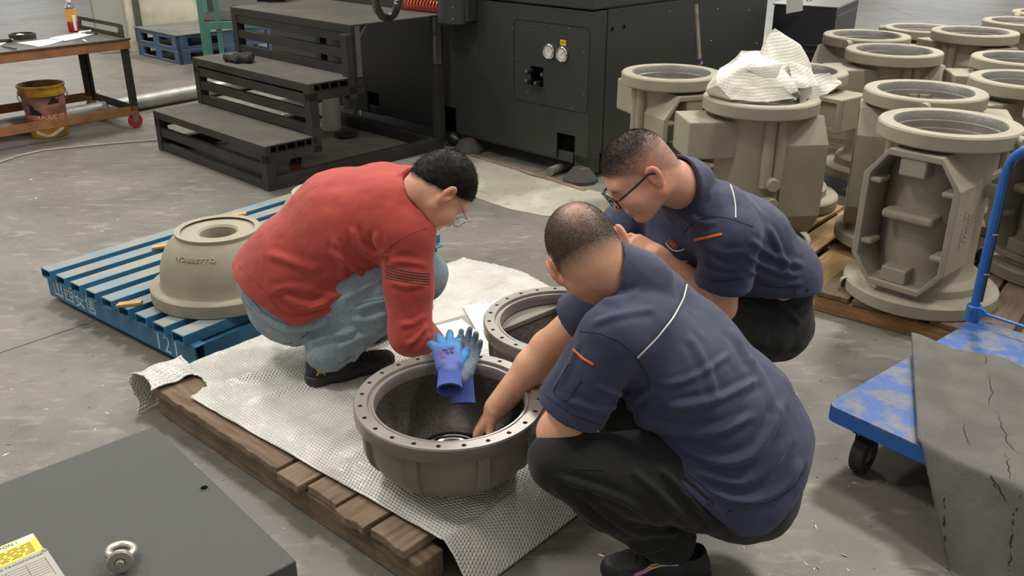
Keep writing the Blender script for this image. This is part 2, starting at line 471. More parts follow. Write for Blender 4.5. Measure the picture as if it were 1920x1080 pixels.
def paint_head(P, c, M, base, hairc, hl, amount, seed=0, wide=1.):
    "skin tint per vertex: lips, brows, lashes, ears, and the hair stubble above a hairline"
    q = (P-A3(c))@M; x, y, z = q.T
    col = np.tile(A3(srgb(base)), (len(P), 1)); 
    n = fbm(P, 40, 3, seed)
    col *= (1+.05*n)[:, None]
    def blend(mask, c2):
        nonlocal col; mask = np.clip(mask, 0, 1)[:, None]; col = col*(1-mask)+A3(srgb(c2))*mask
    near = np.linalg.norm(q, axis=1) < .16
    blend(near*np.exp(-((np.abs(x)-.045)/.02)**2-((z+.045)/.022)**2)*(y > .03)*.35, 'd4735a')
    blend(near*np.clip(1-np.abs((z+.073))/.013, 0, 1)*(np.abs(x) < .024)*(y > .075)*1.2, 'b5645a')
    blend(near*(np.abs(x) > .076)*(np.abs(y+.012) < .03)*.35, 'd87c62')
    br = np.exp(-(((np.abs(x)-.031)/.019)**4+((z-.016+.1*(np.abs(x)-.03))/.0055)**2))*(y > .055); blend(near*br*.85, '2a211d')
    la = np.exp(-(((np.abs(x)-.031)/.014)**4+((z+.0125)/.003)**2))*(y > .07); blend(near*la*.9, '1d1613')
    h = np.clip(hl(x, y, z)+.25*n*.02, -1, 1)
    blend(near*(1-(np.abs(x) > .0785*wide)*(z < .035)*(np.abs(y+.018) < .04))*np.clip(h/.018+.5, 0, 1)*amount(x, y, z), hairc)
    return col
def bbox(pts, pad): 
    P = np.array(pts, float); return P.min(0)-pad, P.max(0)+pad
def shoe(parent, heel, d, up, m_up, m_sole, L=.285, label=None, W=.052):
    "trainer: sole, upper, collar, laces; heel point on the ground, d toe direction"
    y = unit(d); z = unit(A3(up)-y*(A3(up)@y)); x = np.cross(y, z); M = np.stack([x, y, z], 1); h = A3(heel); T = lambda *p: h+M@A3(p)
    k = L/.285
    s = S(); s.cap(T(0, .045*k, .045), T(0, .11*k, .045), .040, .042, .02).cap(T(.003, .11*k, .04), T(.006, .205*k, .034), .043, .040, .03)
    s.cap(T(.006, .205*k, .034), T(.004, .245*k, .03), .038, .028, .02); s.cap(T(0, .05*k, .06), T(0, .055*k, .095), .036, .037, .02)
    s.cap(T(0, .055*k, .085), T(0, .052*k, .14), .027, .030, .002, 's')
    s.half(T(0, 0, .103), M@V3(0, .25, 1)); s.half(T(0, 0, .02), M@V3(0, 0, -1))
    lo, hi = bbox([T(-.05, -.01, 0), T(.05, .3*k, .13), T(.05, -.01, .13), T(-.05, .3*k, 0), T(-.05, -.01, .13), T(.05, .3*k, .13)], .03)
    V, F = sdf_mesh(s, lo, hi, .004)
    up_o = link('shoe_upper', npmesh('shoe_upper', V, F, m_up), None, parent)
    s = S(); s.cap(T(0, .042*k, .018), T(0, .11*k, .018), .044, .042, .02).cap(T(.003, .11*k, .018), T(.006, .21*k, .018), .042, .045, .03).cap(T(.006, .21*k, .018), T(.005, .245*k, .02), .045, .034, .02)
    s.half(T(0, 0, .032), M@V3(0, -.06, 1)); s.half(T(0, 0, .001), M@V3(0, 0, -1))
    def groove(P, N):
        q = (P-h)@M; return N*(-.0016*np.clip(np.cos(q[:, 1]*330), 0, 1)*(q[:, 2] < .02)*(q[:, 2] > .004))[:, None]
    V2, F2 = sdf_mesh(s, lo, hi, .004, groove)
    link('shoe_sole', npmesh('shoe_sole', V2, F2, m_sole), None, parent)
    lc = MB()
    for i in range(5):
        yy = (.125+.02*i)*k; zz = .090-.0105*i
        lc.tube([T(-.026, yy, zz-.012), T(-.008, yy+.006, zz), T(.012, yy+.006, zz), T(.030, yy, zz-.012)], .0026, 6)
    lc.build('shoe_laces', m_up, parent)
    return T, V, F
# ------------------------------------------------------------------ the hall floor
def concrete(name, col, col2, col3, rough=.42):
    m = bpy.data.materials.new(name); m.use_nodes = True; nt = m.node_tree; N = nt.nodes; L = nt.links; b = N['Principled BSDF']
    tc = N.new('ShaderNodeTexCoord')
    def noise(s, d=6, vec=None, dist=0.):
        n = N.new('ShaderNodeTexNoise'); n.inputs['Scale'].default_value = s; n.inputs['Detail'].default_value = d; n.inputs['Distortion'].default_value = dist
        L.new(vec or tc.outputs['Object'], n.inputs['Vector']); return n.outputs['Fac']
    def ramp(src, a, bb, lo=0., hi=1.):
        r = N.new('ShaderNodeMapRange'); r.inputs[1].default_value = a; r.inputs[2].default_value = bb; r.inputs[3].default_value = lo; r.inputs[4].default_value = hi
        L.new(src, r.inputs[0]); return r.outputs[0]
    def mix(fac, A, B):
        x = N.new('ShaderNodeMix'); x.data_type = 'RGBA'; L.new(fac, x.inputs[0])
        for i, q in ((6, A), (7, B)):
            if isinstance(q, str): x.inputs[i].default_value = (*srgb(q), 1)
            else: L.new(q, x.inputs[i])
        return x.outputs[2]
    mp = N.new('ShaderNodeMapping'); mp.inputs['Scale'].default_value = (1.1, 3.5, 1); mp.inputs['Rotation'].default_value = (0, 0, .5); L.new(tc.outputs['Object'], mp.inputs[0])
    c = mix(ramp(noise(.55, 5, None, .6), .35, .65), col, col2)
    c = mix(ramp(noise(2.6, 8, None, .4), .5, .72, 0, .75), c, col3)
    c = mix(ramp(noise(5.5, 8, mp.outputs[0], 1.), .56, .72, 0, .45), c, '9a958a')
    c = mix(ramp(noise(60, 2), .66, .74, 0, .35), c, 'a9a498')
    c = mix(ramp(noise(16, 4), .3, .42, .35, 0), c, '45423d')
    L.new(c, b.inputs['Base Color'])
    L.new(ramp(noise(3.1, 6), .3, .7, rough-.02, rough+.03), b.inputs['Roughness']); b.inputs['Specular IOR Level'].default_value = .5
    bn = N.new('ShaderNodeBump'); bn.inputs['Strength'].default_value = .008; bn.inputs['Distance'].default_value = .002; L.new(noise(90, 4), bn.inputs['Height']); L.new(bn.outputs[0], b.inputs['Normal'])
    return m
M_FLOOR = concrete('grey_concrete', '716d64', '605c54', '534f48', .5)
M_FLOORL = concrete('pale_rough_concrete', 'a39d8f', '8f897c', 'b3ad9e', .6)
M_DARKGAP = mat('joint_dirt', '2e2b27', .9)
def clip_poly(poly, o, n, off):
    out = []
    for i in range(len(poly)):
        a, b = poly[i], poly[(i+1) % len(poly)]
        da = (a[0]-o[0])*n[0]+(a[1]-o[1])*n[1]-off; db = (b[0]-o[0])*n[0]+(b[1]-o[1])*n[1]-off
        if da >= 0: out.append(a)
        if (da >= 0) != (db >= 0): t = da/(da-db); out.append((a[0]+(b[0]-a[0])*t, a[1]+(b[1]-a[1])*t))
    return out
floor = tag(MB().box(-30, 30, -6, 60, -.3, -.012).build('floor', M_DARKGAP), kind='structure')
slabs = [[(-30, -6), (30, -6), (30, 60), (-30, 60)]]
for p, q in ((G(0, 662), G(178, 602)), (G(60, 252), G(372, 193)), ((-6, 13.5), (6, 13.0)), ((-9.0, 8), (-8.0, 14)), ((4.9, 3), (5.6, 12))):
    d = (Vector(q[:2])-Vector(p[:2])).normalized(); n = (-d.y, d.x); new = []
    for pl in slabs:
        for sg in (1, -1):
            c = clip_poly(pl, p, (n[0]*sg, n[1]*sg), .003)
            if len(c) > 2: new.append(c)
    slabs = new
for pl in slabs:
    MB().prism(pl, -.012, 0.).build('slab', M_FLOOR, floor)
# pale strip of rough concrete in front of the machine, with its rusty edging bar
d1 = Vector((.717, -.697, 0)); d2 = Vector((.697, .717, 0))
M0 = Vector((.451, 5.301, 0)); PL0 = Vector((-1.42, 5.088, 0))
pts = []
rp = random.Random(3)
near = [(690, 316), (760, 330), (850, 352), (905, 375), (960, 392), (1010, 405), (1080, 410), (1130, 400), (1180, 400)]
far = [(1210, 378), (1130, 362), (1060, 346), (1000, 330), (930, 307), (860, 288), (800, 292), (740, 305)]
pts = [G(*p) for p in near+far]; pts = [(p.x+rp.uniform(-.02, .02), p.y+rp.uniform(-.02, .02)) for p in pts]
tag(MB().prism(pts, 0.0, .0035).build('floor_patch', M_FLOORL), kind='structure')
M_RUST = mat('rusty_steel', '6d4c35', .8, 0, .3, 30, .3, 120, col2='8a7b6a', amt=.7, s2=8)
a = G(835, 277); b = G(1098, 358); dd = (b-a).normalized(); nn = Vector((-dd.y, dd.x, 0))
e = MB(); e.prism([tuple((a+nn*.02)[:2]), tuple((a-nn*.02)[:2]), tuple((b-nn*.02)[:2]), tuple((b+nn*.02)[:2])], 0, .008)
tag(e.build('trim_1', M_RUST, None, .001), kind='structure')
# ------------------------------------------------------------------ partition wall and column at the back left
M_CREAM = mat('cream_paint', 'b3ae98', .6, 0, .08, 4, col2='8f8a76', amt=.6, s2=3.5, contrast=.08)
M_COLUMN = mat('grey_green_paint', '8d8f84', .5, 0, .06, 3)
M_DKTRIM = mat('dark_grey_trim', '45463f', .5, 0, .1)
wl = Vector((-4.15, 10.35, 0)); we = Vector((.90, .44, 0)).normalized(); wq_ = Vector((.691, .723, 0))
wall = MB().box(0, .85, 0, .12, 0, 3.2).build('wall_back', M_CREAM, None, .004); wall.location = (-4.17, 10.17, 0); wall.rotation_euler = (0, 0, rot(wq_)); tag(wall, kind='structure')
for x, z0, z1, wd in ((.42, .62, 1.1, .08), (.58, .66, 1.1, .06)):
    h = MB().box(x, x+.015, -.02, 0, z0, z1).box(x+wd, x+wd+.015, -.02, 0, z0, z1).box(x, x+wd+.015, -.02, 0, z0-.012, z0).build('slot_frame', M_DKTRIM, wall, .002)
colm = MB().box(-.42, -.02, -.12, .4, 0, 5.).build('column', M_COLUMN, None, .01); colm.location = wl; colm.rotation_euler = (0, 0, rot(we)); tag(colm, 'pale grey-green building column beside the stacked blue pallets', 'column')
cs = MB().box(-.02, .05, -.14, .0, 0, 5.).build('corner_strip', M_DKTRIM, colm, .004)
# far end of the hall: a pale wall with tall daylight windows (its light glances off the floor)
M_HALLW = mat('hall_wall_paint', 'b9b7ad', .7, 0, .05, 2)
def daylight(name, strength):
    m = bpy.data.materials.new(name); m.use_nodes = True; b = m.node_tree.nodes['Principled BSDF']; b.inputs['Base Color'].default_value = (.8, .85, .9, 1)
    b.inputs['Emission Color'].default_value = (.93, .97, 1, 1); b.inputs['Emission Strength'].default_value = strength; return m
M_DAY = daylight('daylight_window', 4.)
fw = tag(MB().box(-30, 30, 32, 32.3, 0, 9).build('wall_far', M_HALLW), kind='structure')
for k in range(9):
    x = -26+k*6.4; wn = tag(MB().box(x, x+4.2, 31.93, 31.98, .9, 6.2).build('window_%d' % (k+1), M_DAY), kind='structure')
    MB().box(x-.1, x, 31.88, 32, .8, 6.3).box(x+4.2, x+4.3, 31.88, 32, .8, 6.3).box(x, x+4.2, 31.88, 32, 6.2, 6.3).box(x, x+4.2, 31.88, 32, .8, .9).box(x+2.05, x+2.15, 31.9, 32, .9, 6.2).build('window_frame', M_DKTRIM, wn)
# metal swarf scattered on the floor: nobody could count it
vs = []; fs = []
rr = np.random.RandomState(5)
for i in range(700):
    u = rr.rand()
    p = G(rr.uniform(-50, 1970), 90+1040*rr.rand()**.8)
    s_ = rr.uniform(.0012, .0045); a_ = rr.uniform(0, 6.28); l_ = s_*rr.uniform(1, 3.5)
    c, q = math.cos(a_), math.sin(a_); b = len(vs)
    vs += [(p.x+c*l_, p.y+q*l_, .0015), (p.x-q*s_*.5, p.y+c*s_*.5, .003), (p.x-c*l_, p.y-q*l_, .0012), (p.x+q*s_*.5, p.y-c*s_*.5, .0012)]
    fs += [(b, b+1, b+2, b+3)]
mb = MB(); mb.add(vs, fs)
tag(mb.build('metal_swarf', mat('bright_swarf', 'c9c4b4', .35, .6, .1)), 'tiny bright metal chips scattered over the grey concrete floor', 'swarf', kind='stuff')

rs9 = random.Random(9); c9 = G(987, 1012)
pm = [(c9.x+.045*math.cos(a)*(1+.5*rs9.random())-.5*.03*math.sin(a), c9.y+.012*math.sin(a)*(1+.6*rs9.random())-.35*.045*math.cos(a)) for a in np.linspace(0, 2*math.pi, 15)[:-1]]
tag(MB().prism(pm, 0, .0008).build('paint_spot', mat('orange_paint_spot', '8f5f44', .7, 0, .3, 120)), 'small orange-brown paint spot on the floor by the bubble wrap corner', 'paint spot')
# ------------------------------------------------------------------ black steel steps and platform
M_BLK = mat('black_painted_steel', '2b2a28', .5, .2, .12, 6, .05, 90, col2='3c3a36', amt=.7, s2=5)
M_TREAD = mat('worn_grey_tread', '46433c', .7, .1, .1, 12, .1, 150, col2='565148', amt=.7, s2=4)
M_STEEL = mat('bare_steel', '8d8c88', .35, .8, .1, 12)
M_GALV = mat('galvanised_steel', '9a9a93', .5, .6, .12, 14, col2='b9b7ae', amt=.7, s2=9)
st = thing('step_platform', 'black steel three-step platform against the dark machine', 'steps', PL0, rot(d1))
W0, W1 = -1.38, 0.
def bar(name, *dims, m=None, b=.002): return box_part(name, dims, m or M_BLK, st, b)
levels = [(.27, 0., .36), (.58, .33, .70), (.885, .66, 1.39)]
t_ = .05
for i, (z, b0, b1) in enumerate(levels):
    bar('tread', W0, W1, b0, b1, z-.006, z, m=M_TREAD, b=.001)
    bar('tread_rail', W0, W1, b0, b0+t_*.8, z-t_, z-.006); 
    if i < 2: bar('tread_rail', W0, W1, b1-.04, b1, z-t_, z-.006)
    if i < 2:
        for k in range(5):                       # the open tube ends under each tread
            y = b0+.05+k*(b1-b0-.1)/4
            o = MB(); o.ring_prism([(y-.032, -.022), (y+.032, -.022), (y+.032, .022), (y-.032, .022)], [(y-.028, -.018), (y+.028, -.018), (y+.028, .018), (y-.028, .018)], W0+.002, W1-.001,
                Matrix(((0, 0, 1, 0), (1, 0, 0, 0), (0, 1, 0, z-.03), (0, 0, 0, 1))))
            o.build('tread_tube', M_BLK, st)
        bar('side_beam', W1-.05, W1, b0, b1+.03, z-.105, z-.055); bar('side_beam', W0, W0+.05, b0, b1+.1, z-.105, z-.055)
    zb = 0 if i == 0 else levels[i-1][0]
    for x in (W0, W1-.06):
        bar('post', x, x+.06, b0, b0+.06, 0 if i == 0 else zb-.1, z-.05)
    gap = (z-t_-zb)
    if i == 0: zs = (.0, .10)
    elif i == 1: zs = (zb+.005, zb+.10, zb+.19)
    else: zs = (zb+.0, zb+.10, zb+.20)
    for zz in zs: bar('riser_slat', W0+.06, W1-.06, b0+.005, b0+.045, zz, zz+.055)
bar('base_beam', W1-.07, W1, .06, 1.37, 0, .075); bar('base_beam', W0, W0+.07, .06, 1.37, 0, .075)
bar('base_beam', W0, W1-.07, 1.30, 1.37, 0, .075)
for x in (W0, W1-.06): bar('post', x, x+.06, 1.33, 1.39, .075, .875)
bar('top_beam', W1-.05, W1, .7, 1.39, .80, .85) if False else None
def angle_bracket(x, y, z):
    o = MB(); o.box(x-.03, x+.004, y, y+.006, z-.30, z); o.box(x-.002, x+.004, y, y+.04, z-.30, z)
    o.add([(x, y, z-.12), (x, y+.09, z-.01), (x, y+.09, z), (x, y, z-.09), (x-.03, y, z-.12), (x-.03, y+.09, z-.01), (x-.03, y+.09, z), (x-.03, y, z-.09)], [(0, 1, 2, 3), (7, 6, 5, 4), (0, 4, 5, 1), (1, 5, 6, 2), (2, 6, 7, 3), (3, 7, 4, 0)])
    o.build('bracket', M_STEEL, st)
angle_bracket(W1+.004, .68, .875); angle_bracket(W1+.004, 1.325, .875)
bar('post', W1-.06, W1, .62, .68, .45, .83)
MS = Matrix.Translation(PL0) @ Matrix.Rotation(rot(d1), 4, 'Z')
def SP(a, b, z): return MS @ Vector((a, b, z))
# crumpled black glove on the middle tread
def crumple(name, label, cat, loc, size, m, seed, n=4, amp=.35, flat=.0, rz=0.):
    s = S(); rs = np.random.RandomState(seed); pr = A3((0, 0, size[2]*.5))
    for i in range(n):
        q = A3((rs.uniform(-1, 1)*size[0], rs.uniform(-1, 1)*size[1], size[2]*(.4+.3*rs.rand()))); s.cap(pr, q, size[2]*.42, size[2]*.35, size[2]*.3); pr = q*.6
    s.half((0, 0, 0.001), (0, 0, -1))
    lo, hi = A3((-size[0]*1.5-.03, -size[1]*1.5-.03, -.01)), A3((size[0]*1.5+.03, size[1]*1.5+.03, size[2]*1.6+.02))
    V, F = sdf_mesh(s, lo, hi, max(size)*.04, lambda P, N: N*((1-2*np.abs(fbm(P, 1.1/size[2], 2, seed)))*size[2]*amp*.55)[:, None])
    V[:, 2] = np.maximum(V[:, 2], 0)
    o = link(name, npmesh(name, V, F, m)); o.location = loc; o.rotation_euler = (0, 0, rz); return tag(o, label, cat)
M_BLKKNIT = mat('black_knit', '2a2826', .9, 0, .2, 60, .4, 400)
crumple('work_glove', 'crumpled black work glove lying on the middle tread of the steps', 'glove', SP(-.98, .44, .58), (.10, .045, .055), M_BLKKNIT, 4, 7)
# small things on and under the platform
MJ = mat('milky_plastic', 'e9e6da', .4, 0, .05, 6, sub=.1)
M_REDP = mat('red_plastic', 'a81f26', .4, 0, .05)
def jug(label, loc, rz):
    t = thing('plastic_jug', label, 'jug', loc, rz)
    MB().lathe([(.0, .0), (.068, .0), (.075, .012), (.075, .19), (.07, .225), (.045, .262), (.025, .275), (.022, .3), (0, .3)], 28).build('bottle', MJ, t)
    MB().tube([(-.072, -.03, .10), (-.105, -.05, .12), (-.112, -.05, .17), (-.095, -.05, .215), (-.06, -.03, .225)], .012, 8).build('handle', M_REDP, t)
    MB().lathe([(0, .325), (.026, .325), (.028, .32), (.028, .295), (.024, .295)], 20).build('cap', MJ, t)
jug('milky plastic jug with red handle, the one nearer the camera under the platform', G(622, 242), .3)
jug('milky plastic jug half hidden behind another under the platform', G(601, 226), .3)
t = thing('water_bottle', 'clear plastic water bottle with red carry ring under the platform', 'bottle', G(662, 224))
M_PET = mat('clear_plastic', 'eef2f0', .08, 0, 0, trans=.9, spec=.5)
MB().lathe([(0, 0), (.06, 0), (.068, .01), (.066, .05), (.069, .08), (.066, .11), (.069, .14), (.066, .17), (.068, .2), (.06, .235), (.03, .265), (.022, .275), (.022, .295), (0, .295)], 24).build('bottle', M_PET, t)
MB().tube([Vector((.0+.034*math.cos(a), -.07, .21+.04*math.sin(a))) for a in np.linspace(0, 2*math.pi, 20)[:-1]], .007, 6, closed=True).build('carry_ring', M_REDP, t)
t = thing('spray_can', 'small black and orange spray bottle under the lowest step', 'bottle', G(556, 324))
M_ORP = mat('orange_red_plastic', 'b5482a', .4); M_BLKP = mat('black_plastic', '1c1c1d', .4)
MB().lathe([(0, 0), (.036, 0), (.038, .01), (.038, .06), (0, .06)], 20).build('lower_body', M_ORP, t)
MB().lathe([(.0381, .06), (.036, .08), (.02, .1), (.014, .11), (.014, .125), (0, .125)], 20).build('upper_body', M_BLKP, t)
MB().box(-.045, .02, -.012, .012, .125, .15).add([(.0, -.008, .13), (.012, -.008, .13), (.045, -.008, .085), (.035, -.008, .08), (.0, .008, .13), (.012, .008, .13), (.045, .008, .085), (.035, .008, .08)], [(0, 1, 2, 3), (7, 6, 5, 4), (0, 4, 5, 1), (1, 5, 6, 2), (2, 6, 7, 3), (3, 7, 4, 0)]).build('trigger', M_BLKP, t, .002)
t = tag(MB().lathe([(0, .0), (.07, 0), (.085, .018), (.083, .018), (.068, .004), (0, .004)], 28).build('metal_pan', M_BLK), 'small dark round pan lying on the floor under the platform', 'pan'); t.location = G(650, 256)
# coil cables on top of the platform
def helix(p0, p1, r, turns, sag=0., n=14):
    p0 = Vector(p0); p1 = Vector(p1); ax = (p1-p0); L = ax.length; ax.normalize(); u = ax.orthogonal().normalized(); v = ax.cross(u); P = []
    for i in range(int(turns*n)+1):
        f = i/(turns*n); a = 2*math.pi*turns*f
        P.append(p0+(p1-p0)*f+Vector((0, 0, -sag*4*f*(1-f)))+(u*math.cos(a)+v*math.sin(a))*r)
    return P
def helix_path(C, r, turns, n=12):
    C = [Vector(c) for c in C]; m = len(C)-1; P = []; u = None
    for i in range(int(turns*n)+1):
        f = i/(turns*n)*m; k = min(int(f), m-1); c = C[k].lerp(C[k+1], f-k); t = (C[k+1]-C[k]).normalized()
        u = (u-t*u.dot(t)).normalized() if u else t.orthogonal().normalized(); v = t.cross(u); a = 2*math.pi*turns*i/(turns*n)
        P.append(c+(u*math.cos(a)+v*math.sin(a))*r)
    return P
M_BCAB = mat('black_cable', '232323', .45); M_RCAB = mat('red_air_hose', 'b04a38', .35, 0, .1)
lp = [G(703, -40, 1.28), G(703, -8, 1.15), G(706, 14, 1.05), G(716, 30, .985), G(728, 35, .96), G(740, 26, .985), G(746, 8, 1.05), G(748, -30, 1.2)]
fine = []
for i in range(len(lp)-1):
    for k in range(4): fine.append(lp[i].lerp(lp[i+1], k/4))
lp = smooth_path_(fine+[lp[-1]]) if False else fine+[lp[-1]]
tag(MB().tube(helix_path(lp, .016, 46, 10), .0062, 6).build('coiled_cable', M_BCAB), 'black coiled cable hanging in a loop over the platform top', 'cable')
tag(MB().tube(helix(G(752, 6, .925), G(835, 14, .925), .035, 14, 0, 16), .006, 6).build('air_hose', M_RCAB), 'red spiral air hose lying along the platform top', 'hose')
t = thing('hand_tool', 'black hand tool with brass nozzle at the far edge of the platform top', 'tool', G(520, 4, .885), .3)
MB().lathe([(0, -.14), (.03, -.14), (.034, -.1), (.034, .02), (.03, .05), (.022, .08), (0, .08)], 16, Matrix.Rotation(math.pi/2, 4, 'Y') @ Matrix.Translation((-.036, 0, 0))).build('barrel', M_BLKP, t)
MB().lathe([(0, .08), (.014, .08), (.012, .13), (0, .13)], 14, Matrix.Rotation(math.pi/2, 4, 'Y') @ Matrix.Translation((-.036, 0, 0))).build('nozzle', mat('brass', 'a98a4a', .35, .9), t)
# ------------------------------------------------------------------ the big dark machine
M_MACH = mat('dark_green_grey_paint', '2f322f', .42, .0, .05, 3, .03, 200)
M_HOLE = mat('shade_and_seam_black', '070707', .9, spec=.05)  # near-black: shade inside openings put into the colour; also draws the seam line
M_CHROME = mat('chrome', 'c9c9c6', .15, 1., .05)
M_WHITE = mat('white_enamel', 'd9d7cf', .4, 0, .03)
mc = thing('machine', 'huge dark green-grey machine with two round gauges on its front', 'machine', M0, rot(d1))
def mp(name, *dims, m=None, b=.004, parent=None): return box_part(name, dims, m or M_MACH, parent or mc, b)
# front skin with openings, built from strips around them (x along the front, -x to the left; y into the machine)
def panel_with_holes(name, x0, x1, z0, z1, holes, y0=0., th=.012, parent=None, m=None):
    xs = sorted({x0, x1, *[h[0] for h in holes], *[h[1] for h in holes]}); zs = sorted({z0, z1, *[h[2] for h in holes], *[h[3] for h in holes]})
    o = MB(); idx = {}
    vs = []; fs = []
    def vid(x, z, y):
        k = (x, z, y)
        if k not in idx: idx[k] = len(vs); vs.append((x, y, z))
        return idx[k]
    def solid(i, k):
        if i < 0 or k < 0 or i >= len(xs)-1 or k >= len(zs)-1: return False
        cx, cz = (xs[i]+xs[i+1])/2, (zs[k]+zs[k+1])/2
        return not any(h[0] < cx < h[1] and h[2] < cz < h[3] for h in holes)
    ya, yb = y0, y0+th
    for i in range(len(xs)-1):
        for k in range(len(zs)-1):
            if not solid(i, k): continue
            a, b, c, d = xs[i], xs[i+1], zs[k], zs[k+1]
            fs += [(vid(a, c, ya), vid(b, c, ya), vid(b, d, ya), vid(a, d, ya)), (vid(a, d, yb), vid(b, d, yb), vid(b, c, yb), vid(a, c, yb))]
            if not solid(i-1, k): fs.append((vid(a, c, yb), vid(a, c, ya), vid(a, d, ya), vid(a, d, yb)))
            if not solid(i+1, k): fs.append((vid(b, c, ya), vid(b, c, yb), vid(b, d, yb), vid(b, d, ya)))
            if not solid(i, k-1): fs.append((vid(a, c, yb), vid(b, c, yb), vid(b, c, ya), vid(a, c, ya)))
            if not solid(i, k+1): fs.append((vid(a, d, ya), vid(b, d, ya), vid(b, d, yb), vid(a, d, yb)))
    o.add(vs, fs); return o.build(name, m or M_MACH, parent or mc, .0015)
panel_with_holes('front_panel', -1.30, 0., .15, .99, [(-.47, -.365, .52, .635), (-1.30, -1.16, .10, .27), (-.245, -.10, .10, .26)])
panel_with_holes('front_panel', -3.4, -1.305, .15, .99, [(-2.14, -2.0, .10, .25), (-1.305, -1.30, .1, .27)])
mp('core', -3.4, -.03, .35, 1.95, .12, .985, m=M_MACH)
mp('core', -1.9, -.03, .05, .35, .34, .45); mp('core', -1.1, -.03, .05, .35, .65, .985); 
mp('recess_shade_block', -.50, -.33, .10, .11, .5, .66, m=M_HOLE, b=0)  # black blocks in the openings and below the machine: shade given as colour
mp('recess_shade_block', -.26, -.08, .03, .3, .152, .3, m=M_HOLE, b=0); mp('recess_shade_block', -1.32, -1.12, .03, .3, .152, .3, m=M_HOLE, b=0); mp('recess_shade_block', -2.18, -1.98, .03, .3, .152, .3, m=M_HOLE, b=0); mp('underside_shade_block', -3.4, -.12, .105, .35, .06, .15, m=M_HOLE, b=0)
mp('bottom_sill', -1.13, -.12, .012, .10, .085, .15); mp('bottom_sill', -3.4, -1.99, .012, .10, .085, .15)
mp('corner_foot', -.10, .0, 0., .12, .03, .15)
mp('upper_cover', -3.4, .012, -.012, 1.96, 1.0, 2.3, b=.008)
mp('side_panel', -.03, -.0, .012, .14, .15, .99); mp('side_panel', -.03, .004, .143, 1.06, .05, .99); mp('side_panel', -.03, .002, 1.063, 1.95, .05, .99); mp('side_panel', -.03, .0, .14, 1.95, .99, 1.0)
def MP(a, b, z): return (Matrix.Translation(M0) @ Matrix.Rotation(rot(d1), 4, 'Z')) @ Vector((a, b, z))
# gauges
RX = Matrix.Rotation(math.pi/2, 4, 'X')
for gx, gz, ang in ((-.318, .737, .05), (-.213, .732, -.9)):
    T = Matrix.Translation((gx, 0, gz)) @ RX
    gq = MB().lathe([(0, 0), (.044, 0), (.046, .004), (.046, .010), (.040, .016), (.0335, .013), (.0335, .008), (0, .008)], 32, T).build('gauge', M_CHROME, mc)
    MB().lathe([(0, .0105), (.033, .0105), (.033, .008)], 28, T).build('gauge_face', M_WHITE, gq)
    tk = MB()
    for k in range(21):
        a = math.radians(-225+k*13.5); c, s_ = math.cos(a), math.sin(a); l = .006 if k % 4 else .009
        T2 = T @ Matrix.Translation((0, 0, .0108)) @ Matrix.Rotation(a, 4, 'Z'); tk.box(.030-l, .030, -.0006, .0006, 0, .0004, T2)
    T2 = T @ Matrix.Translation((0, 0, .0112)) @ Matrix.Rotation(ang+math.pi/2, 4, 'Z'); tk.box(-.008, .026, -.0012, .0012, 0, .0006, T2)
    tk.build('gauge_scale', M_BLKP, gq)
    for k in range(3):
        a = math.pi/2+k*2*math.pi/3; MB().lathe([(0, .004), (.0035, .003), (.004, 0)], 8, Matrix.Translation((gx+.041*math.cos(a), -.016, gz+.041*math.sin(a))) @ RX).build('screw', M_STEEL, gq)
yl = mp('yellow_tag', -.232, -.188, -.003, 0., .783, .815, m=mat('yellow_plate', 'd8b81e', .5), b=.001)
text_part('tag_lettering', 'SVT', .018, M_BLKP, yl, frame((-.21, -.0036, .799), (1, 0, 0), (0, 0, 1)), .0003)
# valve knobs in the recess
for kx, kz, ky in ((-.455, .605, -.06), (-.458, .545, -.06), (-.395, .54, -.045), (-.38, .59, .0)):
    T = Matrix.Translation((kx, .07, kz)) @ RX
    L_ = .07-ky
    k_ = MB().lathe([(0, 0), (.011, 0), (.011, L_*.5), (.015, L_*.5), (.016, L_*.97), (.011, L_), (0, L_)], 14, T).build('valve_knob', M_BLKP, mc)
    MB().lathe([(0, L_+.004), (.008, L_+.003), (.008, L_)], 12, T).build('knob_end', M_CHROME, k_)
# screws dotted over the panels
for sx, sz in ((-.62, .84), (-.60, .66), (-.47, .845), (-.30, .88), (-.165, .885), (-.05, .76), (-.04, .52), (-.13, .425), (-.40, .41), (-.50, .47), (.0, .0)):
    if sz > 0: MB().lathe([(0, .004), (.004, .003), (.005, 0)], 8, Matrix.Translation((sx, -.0, sz)) @ RX).build('screw', M_STEEL, mc)
RY = Matrix.Rotation(math.pi/2, 4, 'Y')
for sy, sz in ((.5, .62), (.42, .49), (1.25, .70), (1.31, .46), (1.45, .5), (1.47, .44), (1.85, .62), (1.1, .28), (1.3, .9), (.75, .93), (1.7, .86)):
    MB().lathe([(0, .006), (.005, .004), (.006, 0)], 8, Matrix.Translation((.003, sy, sz)) @ RY).build('screw', M_STEEL, mc)
for sy, sz in ((.155, .88), (.265, .882)):
    hp = MB().lathe([(.011, 0), (.017, 0), (.017, .003), (.011, .003)], 20, Matrix.Translation((.003, sy+.03, sz)) @ RY, closed=True).build('grommet', M_BLK, mc)
    MB().lathe([(0, .0012), (.011, .0012), (.011, 0)], 16, Matrix.Translation((.003, sy+.03, sz)) @ RY).build('hole', M_HOLE, hp)
# cover line around the gauge plate
gl = MB(); gp = []
for a, (cx, cz) in zip((0, 90, 180, 270), ((-.04, .87), (-.58, .87), (-.58, .44), (-.04, .44))):
    for k in range(5):
        an = math.radians(a+k*22.5); gp.append((cx+.03*math.cos(an), -.0005, cz+.03*math.sin(an)))
gl.tube(gp, .0013, 5, closed=True); gl.build('cover_seam', M_HOLE, mc)
